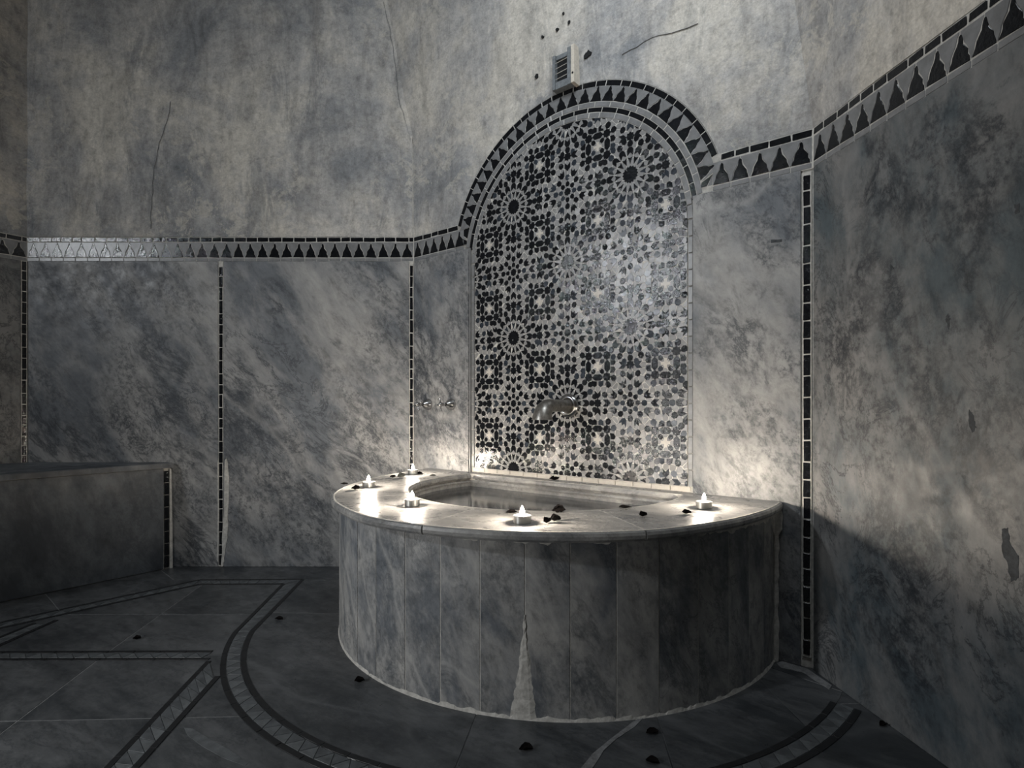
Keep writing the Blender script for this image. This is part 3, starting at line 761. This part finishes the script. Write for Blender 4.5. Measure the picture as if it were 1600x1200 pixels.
# ------------------------------------------------------------------ bench along the left wall
bench = thing('stone_bench', 'low dark marble-faced bench against the far left corner walls', 'bench', (-3.0, 2.9, 0))
bd = Vector((-2.614 + 2.112, 2.876 - 3.506)).normalized()
BF = Frame((-2.112 + bd.x * 4.0, 3.506 + bd.y * 4.0), (-bd.x, -bd.y))     # bench face, s runs 0..4 to its end at the back wall
BL = 4.0; BH = 0.655
lx = lambda P: [Vector(p) for p in P]
# body
e0, e1 = BF.w(0, 0, -0.012), BF.w(BL - 0.012, 0, -0.012)
bodyp = [(e0.x, e0.y), (e1.x, e1.y), (Lc.x + .01, Lc.y - .012), (Lc.x + .61 * .0 - 0.61 * 4.0 + .02, Lc.y - 0.79 * 4.0)]
V, Fc = prism_vf([(x, y) for x, y in bodyp], 0.0, BH - 0.032)
recentre('bench_core', V, Fc, 'mortar', bench)
for k in range(3):
    s1 = BL - 0.052 - 1.35 * k; s0 = max(0, s1 - 1.343)
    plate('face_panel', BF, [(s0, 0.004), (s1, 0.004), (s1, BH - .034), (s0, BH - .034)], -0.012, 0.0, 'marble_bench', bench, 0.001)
V, Fc = prism_vf([(x, y) for x, y in [tuple(BF.w(0, 0, 0.014)[:2]), tuple(BF.w(BL + 0.0, 0, 0.014)[:2]), (e1.x - .02, BACK.o.y - .011), (Lc.x + .01, Lc.y - .012), (Lc.x - 0.61 * 4.0 + .02, Lc.y - 0.79 * 4.0)]], BH - 0.031, BH, 0.006)
recentre('seat_slab', V, Fc, 'marble_bench', bench)
h = 0.075; P_ = proto('strip_tile', rrect(0.024, 0.071, .001), 'glaze_black', 0.002)
for k in range(8): link('strip_tile', P_, bench, BF.at(BL - 0.034 + jit(.001), 0.045 + h * k, 0))
plate('end_mortar', BF, [(BL - .018, 0), (BL, 0), (BL - .002, .25), (BL - .008, BH - .04), (BL - .018, BH - .036)], -0.011, 0.001, 'mortar', bench)

# ------------------------------------------------------------------ the basin
basin = thing('half_round_basin', 'half-round marble-clad basin with thick rim built against the mosaic wall', 'basin', (0.2, 2.5, 0))
NV = NICHE
c2d = Vector((0.15, 2.642))
rim_pts = [(-0.512, 3.437), (-0.600, 3.265), (-0.715, 3.023), (-0.776, 2.744), (-0.785, 2.551), (-0.765, 2.401), (-0.718, 2.252), (-0.648, 2.120), (-0.548, 1.975), (-0.446, 1.874), (-0.276, 1.770), (-0.117, 1.709), (0.029, 1.676), (0.17, 1.666), (0.304, 1.674), (0.451, 1.709), (0.599, 1.782), (0.768, 1.894), (0.933, 2.045), (1.045, 2.185), (1.09, 2.27)]
def rim_interp():
    out = []
    n = len(rim_pts)
    for i in range(n - 1):
        p0 = Vector(rim_pts[max(i - 1, 0)]); p1 = Vector(rim_pts[i]); p2 = Vector(rim_pts[i + 1]); p3 = Vector(rim_pts[min(i + 2, n - 1)])
        for k in range(4):
            u = k / 4; out.append(0.5 * ((2 * p1) + (p2 - p0) * u + (2 * p0 - 5 * p1 + 4 * p2 - p3) * u * u + (3 * p1 - p0 - 3 * p2 + p3) * u ** 3))
    out.append(Vector(rim_pts[-1])); return out
RIMC = rim_interp()
n2 = Vector((NV.n.x, NV.n.y)); o2 = Vector((NV.o.x, NV.o.y))
def wall_hit(th, d):                          # distance from c2d along th to the line d in front of the fountain wall
    dr = Vector((math.cos(th), math.sin(th))); den = dr.dot(n2); num = d - (c2d - o2).dot(n2)
    k = num / den if abs(den) > 1e-9 else 1e9
    return k if k > 0 else 1e9
def rim_r(th):
    dr = Vector((math.cos(th), math.sin(th))); best = 1e9
    for a, b in zip(RIMC, RIMC[1:]):
        e = b - a; den = dr.x * e.y - dr.y * e.x
        if abs(den) < 1e-12: continue
        w = a - c2d; k = (w.x * e.y - w.y * e.x) / den; u = (w.x * dr.y - w.y * dr.x) / den
        if k > 0 and -1e-6 <= u <= 1 + 1e-6: best = min(best, k)
    return best
CURB = 0.075
def r_out(th): return min(rim_r(th), wall_hit(th, 0.0))
def r_in(th): return min(0.619, wall_hit(th, CURB))
def ang(p): return math.atan2(p[1] - c2d.y, p[0] - c2d.x)
ZR = 0.629
def on_wall(th): return wall_hit(th, 0.0) <= rim_r(th) + 1e-6
def rim_profile(th):
    ro, ri = r_out(th), r_in(th)
    if on_wall(th): out = [(ro, ZR - .040), (ro, ZR)]
    else: out = [(ro - .012, ZR - .034), (ro - .004, ZR - .032), (ro + .002, ZR - .024), (ro + .003, ZR - .014), (ro, ZR - .005), (ro - .008, ZR - .0005), (ro - .02, ZR)]
    inn = [(ri + .016, ZR), (ri + .006, ZR - .003), (ri, ZR - .010), (ri, ZR - .022), (ri + .006, ZR - .028), (ri + .016, ZR - .030), (ri + .02, ZR - .036)]
    return out, inn
def arc_piece(name, a0, a1, prof, m, parent, n=None, closed=True, smooth=False):
    n = n or max(2, int(abs(a1 - a0) / 0.05)); V, Fc = [], []; m_ = None
    for i in range(n + 1):
        th = a0 + (a1 - a0) * i / n; P = prof(th); m_ = len(P)
        for r, z in P: V.append((c2d.x + r * math.cos(th), c2d.y + r * math.sin(th), z))
    for i in range(n):
        for k in range(m_ if closed else m_ - 1):
            k2 = (k + 1) % m_
            Fc.append((i * m_ + k, (i + 1) * m_ + k, (i + 1) * m_ + k2, i * m_ + k2))
    if closed: Fc += [tuple(range(m_))[::-1], tuple(n * m_ + k for k in range(m_))]
    return recentre(name, V, Fc, m, parent, smooth=smooth)
# where the outline meets the wall
def fix(th): return th % (2 * PI)
thA = fix(ang(rim_pts[0])); thB = fix(ang(rim_pts[-1]))
ths = sorted([0])
scan = [math.radians(k * 0.25) for k in range(1440)]
wallset = [th for th in scan if on_wall(th)]
# wall side is a contiguous range; find its ends
w_dir = math.atan2(-n2.y, -n2.x)
lo_a = min(((th - w_dir + PI) % (2 * PI) - PI) for th in wallset); hi_a = max(((th - w_dir + PI) % (2 * PI) - PI) for th in wallset)
# angles measured from the wall direction: the free rim runs from hi_a round to lo_a + 2pi
Wd = w_dir
def prof_free(th):
    ro, ri = r_out(th), r_in(th)
    out, inn = [(ro - .012, ZR - .034), (ro - .004, ZR - .032), (ro + .002, ZR - .024), (ro + .003, ZR - .014), (ro, ZR - .005), (ro - .008, ZR - .0005), (ro - .02, ZR)], rim_profile(th)[1]
    return out + inn
def prof_wall(th):
    ro, ri = r_out(th), r_in(th)
    return [(ro, ZR - .036), (ro, ZR)] + rim_profile(th)[1]
jts = [ang(fl(527, 779, ZR)[:2]), ang(fl(663, 819, ZR)[:2]), ang(fl(1008, 828, ZR)[:2])]
jr = [((j - Wd) % (2 * PI)) for j in jts]
st_ = [hi_a] + sorted(jr) + [lo_a + 2 * PI]
for a, b in zip(st_, st_[1:]):
    sm = arc_piece('rim_slab', Wd + a + 0.0034, Wd + b - 0.0034, prof_free, 'marble_rim', basin, n=max(6, int((b - a) / 0.04)))
# the wedges between the free rim and the curb, then the curb itself
cw = [th for th in [k * 0.002 for k in range(-1200, 1200)] if wall_hit(Wd + th, CURB) < 0.619]
cl, ch = min(cw), max(cw)
arc_piece('rim_slab', Wd + ch + .001, Wd + hi_a - .0005, prof_wall, 'marble_rim', basin, n=10)
arc_piece('rim_slab', Wd + lo_a + .0005, Wd + cl - .001, prof_wall, 'marble_rim', basin, n=10)
nc = 5
for k in range(nc):
    a, b = cl + (ch - cl) * k / nc, cl + (ch - cl) * (k + 1) / nc
    arc_piece('curb_slab', Wd + a + .001, Wd + b - .001, prof_wall, 'marble_rim', basin, n=6)
# mortar bed that shows in the joints, and the bowl
arc_piece('mortar_bed', 0, 2 * PI, lambda th: [(r_out(th) - (.006 if not on_wall(th) else 0), ZR - .03), (r_out(th) - (.006 if not on_wall(th) else 0), ZR - .0003), (r_in(th) + .008, ZR - .0003), (r_in(th) + .022, ZR - .034)], 'mortar', basin, n=180, closed=False)
arc_piece('bowl', 0, 2 * PI, lambda th: [(r_in(th) + .022, ZR - .034), (r_in(th) + .012, ZR - .038), (r_in(th) + .006, ZR - .046), (r_in(th) + .010, ZR - .056), (r_in(th) + .010, ZR - .10), (r_in(th) * .96, ZR - .3), (r_in(th) * .7, ZR - .36), (.001, ZR - .37)], 'marble_rim', basin, n=96, closed=False)
water = arc_piece('basin_water', 0, 2 * PI, lambda th: [(0.0005, ZR - .069), (r_in(th) * .5, ZR - .069), (r_in(th) + .0095, ZR - .069)], 'water', None, n=96, closed=False)
tag(water, 'still dark water filling the half-round basin below the spout', 'water')

# drum of upright marble staves
DC = Vector((0.2015, 2.799)); DR = 1.013
def drum_ang(x):                             # photo column -> bearing on the drum
    dx = Vector(((x - CX) / F, 1)).normalized(); b_ = dx.dot(DC); disc = b_ * b_ - (DC.dot(DC) - DR * DR)
    k = b_ - math.sqrt(max(disc, 0)); p = dx * k; return math.atan2(p.y - DC.y, p.x - DC.x) % (2 * PI)
jx = [559, 588, 633.5, 688, 750, 820, 891, 963.3, 1029.6, 1091, 1139, 1170.5, 1193.5]
ja = [drum_ang(x) for x in jx]
d0 = (DC - o2).dot(n2); half = math.acos(-(d0 - 0.012) / DR)
wd = math.atan2(n2.y, n2.x) % (2 * PI)
aL, aR = wd - half, wd + half                # left end is the smaller bearing
nE = 8; ends = [aL + (ja[0] - aL) * k / nE for k in range(nE)]
allj = ends + ja + [aR - 0.012]
def drum_piece(name, a0, a1, r0, r1, z0, z1, m, n=4, parent=basin):
    V, Fc = [], []
    for i in range(n + 1):
        th = a0 + (a1 - a0) * i / n; c, s = math.cos(th), math.sin(th)
        for r, z in ((r0, z0), (r1, z0), (r1, z1), (r0, z1)): V.append((DC.x + r * c, DC.y + r * s, z))
    for i in range(n):
        for k in range(4): Fc.append((i * 4 + k, (i + 1) * 4 + k, (i + 1) * 4 + (k + 1) % 4, i * 4 + (k + 1) % 4))
    Fc += [(3, 2, 1, 0), (n * 4, n * 4 + 1, n * 4 + 2, n * 4 + 3)]
    return recentre(name, V, Fc, m, parent)
for a, b in zip(allj, allj[1:]):
    drum_piece('marble_stave', a + .0018, b - .0018, DR - .02, DR + .0008 + jit(.0006), 0.006, 0.588, 'marble_drum', 8)
drum_piece('mortar_core', aL, aR, DR - .10, DR - .0004, 0.0, 0.596, 'mortar', 120)
# ragged mortar seams at foot, head and right-hand end, and the smear on the front
def seam(a0, a1, z0, z1, r, ragged, name='mortar_seam', n=None, side='top'):
    n = n or int((a1 - a0) / 0.012); V, Fc = [], []
    for i in range(n + 1):
        th = a0 + (a1 - a0) * i / n; c, s = math.cos(th), math.sin(th)
        k = abs(math.sin(th * 37) * math.cos(th * 13)) * .6 + random.random() * .6
        za, zb = (z0, z1 + ragged * k) if side == 'top' else (z0 - ragged * k, z1)
        for rr, z in ((r + .0005, za), (r + (.006 if side == 'top' else .002), za), (r + .0015, zb)): V.append((DC.x + rr * c, DC.y + rr * s, z))
    for i in range(n):
        for k in range(2): Fc.append((i * 3 + k, (i + 1) * 3 + k, (i + 1) * 3 + k + 1, i * 3 + k + 1))
    return recentre(name, V, Fc, 'mortar', basin)
seam(aL, aR, 0.0, 0.006, DR - .001, 0.012)
seam(aL, aR, 0.580, 0.600, DR - .001, 0.018, side='head')
def smear(a_of, name='mortar_smear'):
    V, Fc = [], []; n = 26
    for i in range(n + 1):
        z = 0.002 + (0.335) * i / n; k = 1 - i / n
        w0 = -0.045 * k ** 1.4 - .003 + jit(.003); w1 = 0.036 * k ** 1.2 + .003 + jit(.003)
        for w, r in ((w0, DR + .0006), (w0 * .5, DR + .003 + jit(.001)), (w1 * .5, DR + .003 + jit(.001)), (w1, DR + .0006)):
            th = a_of + w; V.append((DC.x + r * math.cos(th), DC.y + r * math.sin(th), z))
    for i in range(n):
        for k in range(3): Fc.append((i * 4 + k, i * 4 + k + 1, i * 4 + k + 5, i * 4 + k + 4))
    recentre(name, V, Fc, 'mortar', basin)
smear(ja[5])
V, Fc = [], []
for i in range(24):
    z = 0.6 * i / 23; w = .007 + .004 * abs(math.sin(z * 31)) + jit(.002) + (.012 if z > .52 else 0)
    th = aR - .008
    p = Vector((DC.x + DR * math.cos(th), DC.y + DR * math.sin(th)))
    for q in (p + n2 * w, p + Vector((NV.u.x, NV.u.y)) * .006 + n2 * .012, p + Vector((NV.u.x, NV.u.y)) * (w + .008)): V.append((q.x, q.y, z))
for i in range(23):
    for k in range(2): Fc.append((i * 3 + k, i * 3 + k + 1, i * 3 + k + 4, i * 3 + k + 3))
recentre('mortar_seam', V, Fc, 'mortar', basin)

# ------------------------------------------------------------------ lathe / tube helpers
def lathe(prof, n=24, axis=None, origin=(0, 0, 0)):
    """prof: (radius, height); axis: matrix that turns local z"""
    V, Fc = [], []; m_ = len(prof)
    for i in range(n):
        a = 2 * PI * i / n
        for r, z in prof: V.append(Vector((r * math.cos(a), r * math.sin(a), z)))
    for i in range(n):
        j = (i + 1) % n
        for k in range(m_ - 1): Fc.append((i * m_ + k, j * m_ + k, j * m_ + k + 1, i * m_ + k + 1))
    return V, Fc
def tube(path, radii, n=16, squash=None):
    V, Fc = [], []; P = [Vector(p) for p in path]; up0 = None
    for i, p in enumerate(P):
        d = (P[min(i + 1, len(P) - 1)] - P[max(i - 1, 0)]).normalized()
        if up0 is None: up0 = Vector((1, 0, 0)) if abs(d.x) < .8 else Vector((0, 1, 0))
        a = (up0 - d * up0.dot(d)).normalized(); b = d.cross(a); up0 = a
        r = radii[i]; ra, rb = (r if isinstance(r, tuple) else (r, r))
        for k in range(n): th = 2 * PI * k / n; V.append(p + a * math.cos(th) * ra + b * math.sin(th) * rb)
    for i in range(len(P) - 1):
        for k in range(n): Fc.append((i * n + k, i * n + (k + 1) % n, (i + 1) * n + (k + 1) % n, (i + 1) * n + k))
    return V, Fc
def merge(*parts):
    V, Fc = [], []
    for v, f in parts: Fc += [tuple(i + len(V) for i in q) for q in f]; V += list(v)
    return V, Fc

# ------------------------------------------------------------------ spout
sp0 = NICHE.px(890, 634)
spout = thing('wall_spout', 'short worn metal water spout with hooded mouth sticking out of the mosaic', 'faucet', NICHE.w(sp0[0], sp0[1], 0.006))
fm = NICHE.at(sp0[0], sp0[1], 0, 0.006)
V, Fc = lathe([(0.058, 0), (0.060, 0.006), (0.057, 0.014), (0.048, 0.021), (0.040, 0.023), (0.036, 0.020), (0.034, 0.016), (0.001, 0.016)], 32)
link('flange', mesh('flange', V, Fc, 'chrome', smooth=True), spout, fm)
V, Fc = lathe([(0.030, 0.014), (0.030, 0.15), (0.029, 0.17)], 24)
link('pipe', mesh('pipe', V, Fc, 'brass', smooth=True), spout, fm)
pth = [(0, 0, .150), (0, -.001, .172), (0, -.006, .195), (0, -.017, .214), (0, -.032, .226), (0, -.048, .231), (0, -.062, .233), (0, -.066, .233)]
rad = [(.031, .031), (.034, .033), (.038, .036), (.042, .038), (.045, .039), (.047, .040), (.051, .043), (.053, .044)]
v1 = tube(pth, rad, 22); v2 = tube([(p[0], p[1], p[2]) for p in pth[::-1][:4]], [(a - .005, b - .005) for a, b in rad[::-1][:4]], 22)
V, Fc = merge(v1, v2); link('spout_mouth', mesh('spout_mouth', V, Fc, 'brass', smooth=True), spout, fm)

# ------------------------------------------------------------------ two cross-handled valves
def ball(c, r, n=10):
    V, Fc = lathe([(max(r * math.sin(PI * k / 6), 1e-5), -r * math.cos(PI * k / 6)) for k in range(7)], n)
    return [Vector(c) + v for v in V], Fc
for (x, y), rotn, lab in (((672, 632), 0.35, 'left of two small cross-handled chrome taps, beside the black tile strip'), ((708, 632), 0.12, 'right of two small cross-handled chrome taps, nearer the mosaic')):
    s, t = NICHE.px(x, y); th_ = thing('cross_handle_tap', lab, 'tap', NICHE.w(s, t, 0.014), 'cross-handled taps on the marble panel')
    fm = NICHE.at(s, t, 0, 0.013)
    V, Fc = lathe([(0.035, 0), (0.0355, 0.004), (0.033, 0.012), (0.028, 0.024), (0.019, 0.038), (0.012, 0.046), (0.010, 0.050)], 26)
    link('escutcheon', mesh('escutcheon', V, Fc, 'chrome', smooth=True), th_, fm)
    V, Fc = lathe([(0.008, 0.048), (0.008, 0.062), (0.011, 0.066), (0.011, 0.080), (0.008, 0.084)], 16)
    link('stem', mesh('stem', V, Fc, 'chrome', smooth=True), th_, fm)
    parts = [lathe([(0.001, 0.079), (0.012, 0.081), (0.014, 0.088), (0.012, 0.098), (0.008, 0.104), (0.001, 0.106)], 18)]
    for k in range(4):
        a = rotn + k * PI / 2; d = Vector((math.cos(a), math.sin(a), 0))
        parts.append(tube([d * .008 + Vector((0, 0, .091)), d * .018 + Vector((0, 0, .091)), d * .030 + Vector((0, 0, .091))], [.0045, .0038, .0052], 10))
        parts.append(ball(tuple(d * .033 + Vector((0, 0, .091))), .0075))
    V, Fc = merge(*parts); link('cross_handle', mesh('cross_handle', V, Fc, 'chrome', smooth=True), th_, fm)

# ------------------------------------------------------------------ vent box above the arch
def box_vf(x0, x1, y0, y1, z0, z1):
    return prism_vf([(x0, y0), (x1, y0), (x1, y1), (x0, y1)], z0, z1)
vs0, vt0 = NICHE.px(868, 143); vs1, vt1 = NICHE.px(893, 78)
vent = thing('vent_box', 'small open grey vent box with bright wires above the arch', 'vent', NICHE.w(vs0, vt0, 0.02))
fm = NICHE.at(vs0 + .016, 2.604, 0, 0.022)
Wv, Hv, Dv = 0.110, 0.160, 0.026
for nm, b_, m in (('backing', (0, Wv, 0, Hv, 0.0, 0.004), 'void'), ('side_board', (-.004, 0.012, -.012, Hv, -.018, Dv), 'wood_grey'), ('side_board', (0.084, Wv, -.012, Hv + .012, -.018, Dv), 'wood_grey'),
                  ('bottom_board', (0.012, 0.084, -.012, 0.024, -.018, Dv - .003), 'wood_grey'), ('top_board', (0.012, 0.084, Hv - .022, Hv, -.018, Dv - .010), 'wood_grey'),
                  ('pale_strip', (Wv + .001, Wv + .020, -.016, Hv + .010, -.018, Dv + .008), 'wood_cream')):
    V, Fc = prism_vf([(b_[0], b_[2]), (b_[1], b_[2]), (b_[1], b_[3]), (b_[0], b_[3])], b_[4], b_[5], 0.0015)
    link(nm, mesh(nm, V, Fc, m), vent, fm)
for k in range(4):
    V, Fc = tube([(0.010, .038 + .027 * k, Dv - .004), (0.086, .044 + .027 * k, Dv - .004)], [.0016, .0016], 6)
    link('wire', mesh('wire', V, Fc, 'wire'), vent, fm)
V, Fc = lathe([(.005, Dv + .008), (.005, Dv + .010), (.0005, Dv + .010)], 10)
link('screw', mesh('screw', [v + Vector((Wv + .011, .030, 0)) for v in V], Fc, 'void'), vent, fm)

# ------------------------------------------------------------------ tealights
def candle(px_, py_, lab):
    p = fl(px_, py_, ZR)
    c = thing('tealight_candle', lab, 'candle', p, 'lit tealights on the basin rim')
    mw = Matrix.Translation(p)
    V, Fc = lathe([(.001, .0006), (.0265, .0006), (.0278, .002), (.0285, .0243), (.0281, .0248), (.0275, .0243), (.027, .003), (.001, .0028)], 28)
    link('tin_cup', mesh('tin_cup', V, Fc, 'tin', smooth=False), c, mw)
    V, Fc = lathe([(.001, .003), (.0255, .003), (.0255, .0150), (.020, .0143), (.001, .0140)], 24)
    link('wax', mesh('wax', V, Fc, 'wax', smooth=True), c, mw)
    V, Fc = tube([(0, 0, .014), (.0003, 0, .022), (.001, 0, .028)], [.0009, .0009, .0007], 6)
    link('wick', mesh('wick', V, Fc, 'wick'), c, mw)
    V, Fc = lathe([(.0004, .027), (.0048, .030), (.0070, .034), (.0066, .040), (.0042, .046), (.002, .051), (.0002, .055)], 10)
    link('flame', mesh('flame', V, Fc, 'flame', smooth=True), c, mw)
candle(816, 817, 'lit tealight at the front of the rim, on the middle slab')
candle(644, 790, 'lit tealight on the rim just left of the water')
candle(576, 761, 'lit tealight nearest the outer left edge of the rim')
candle(645, 741, 'lit tealight at the back corner of the rim below the taps')
candle(1100, 794, 'lone lit tealight on the right end of the rim')

# ------------------------------------------------------------------ petals and leaves
def petal(px_, py_, z, size, lab, m='petal', yaw=None, cat='petal', lift=0.9, asp=0.7, grp='dried petals on the basin rim', n2_=None):
    p = fl(px_, py_, z); yaw = random.uniform(0, 6.28) if yaw is None else yaw
    V, Fc = [], []; nu, nv = 8, 6
    k1, k2 = random.uniform(.7, 1.3), random.uniform(2, 5)
    for i in range(nu + 1):
        for j in range(nv + 1):
            u = i / nu * 2 - 1; v = j / nv * 2 - 1
            wd_ = math.sqrt(max(0, 1 - u * u * .92)); x = u * size / 2; y = v * wd_ * size / 2 * asp
            zz = size * lift * (.55 * (v * wd_) ** 2 * k1 + .16 * abs(u) ** 2 + .05 * math.sin(k2 * u * 2 + v * 3) + .06)
            V.append(Vector((x + .06 * size * math.sin(3 * v + k2), y, zz)))
    mn = min(v.z for v in V)
    V = [Matrix.Rotation(yaw, 3, 'Z') @ (v - Vector((0, 0, mn - .0004))) for v in V]
    nn = len(V); th_ = .0012
    V2 = V + [v + Vector((0, 0, th_)) for v in V]
    for i in range(nu):
        for j in range(nv):
            k = i * (nv + 1) + j; q = (k, k + 1, k + nv + 2, k + nv + 1)
            Fc.append(q[::-1]); Fc.append(tuple(a + nn for a in q))
    edge = [i * (nv + 1) for i in range(nu + 1)] + [nu * (nv + 1) + j for j in range(1, nv + 1)] + [i * (nv + 1) + nv for i in range(nu - 1, -1, -1)] + [j for j in range(nv - 1, 0, -1)]
    for a, b in zip(edge, edge[1:] + edge[:1]): Fc.append((a, b, b + nn, a + nn))
    nm = 'petal' if m == 'petal' else 'leaf'
    return tag(link(nm, mesh(nm, V2, Fc, m, smooth=True), None, Matrix.Translation(p)), lab, cat, grp)
R_ = 'dried petals on the basin rim'
petal(538, 757, ZR, .034, 'dark curled petal at the far left edge of the rim', yaw=0, lift=.5)
petal(556, 765, ZR, .036, 'small dark petal left of the leftmost tealight', yaw=.2)
petal(614, 746, ZR, .030, 'small dark petal between the two rear left tealights', yaw=.3)
petal(627, 746, ZR, .040, 'round greyish leaf scrap beside the rear corner tealight', m='leaf', yaw=.6, cat='leaf', grp='dry leaf scraps on the rim')
petal(656, 741, ZR, .030, 'dark petal close behind the rear corner tealight', yaw=.1, lift=.6)
petal(676, 744, ZR, .034, 'thin green-grey leaf scrap on the rim towards the mosaic corner', m='leaf', yaw=0, cat='leaf', lift=.4, asp=.35, grp='dry leaf scraps on the rim')
petal(868, 750, ZR, .062, 'black crumpled petal on the curb under the spout', yaw=.35, lift=.6, asp=.5)
petal(799, 802, ZR, .036, 'small dark petal just left behind the front tealight', yaw=.2, lift=.6)
petal(873, 801, ZR, .044, 'large domed black petal at the water edge', yaw=0, lift=1.0)
petal(855, 817, ZR, .030, 'black petal lying closest right of the front tealight', yaw=.8, lift=1.1)
petal(868, 814, ZR, .034, 'black crinkled petal second right of the front tealight', yaw=.2, lift=.9)
petal(977, 794, ZR, .042, 'flat dark petal at the right tip of the water', yaw=.1, lift=.4)
petal(1005, 807, ZR, .028, 'small crumpled petal right of the rim joint', yaw=.4)
petal(1073, 803, ZR, .030, 'small dark petal left of the lone right tealight', yaw=.0)
Fg = 'dried petals on the floor'
petal(562, 1066, .0014, .034, 'dark petal on the floor at the foot of the basin left side', yaw=.3, grp=Fg)
petal(436, 968, .002, .040, 'dark petal on the floor right of the curved band', yaw=-.2, lift=.4, grp=Fg)
petal(214, 999, .001, .030, 'small dark petal on the floor slab above the cross band', yaw=.4, grp=Fg)
petal(822, 1172, .0014, .038, 'black heart-shaped petal on the floor in front of the basin', yaw=.1, lift=.5, grp=Fg)
petal(1019, 1145, .0022, .038, 'black petal at the foot of the basin front right', yaw=.25, lift=.45, grp=Fg)
petal(1020, 1192, .0014, .036, 'black petal on the floor at the bottom edge of the view', yaw=-.3, lift=.45, grp=Fg)
petal(1380, 1134, .001, .026, 'dark scrap on the floor against the right wall foot', yaw=.3, lift=.6, grp=Fg)
V_ = [fl(*p) for p in ((313, 946), (319, 942), (328, 939), (329, 941), (322, 946), (316, 948))]
slab([(v.x, v.y) for v in V_], 'stain', 0.0006, 'dark_stain')
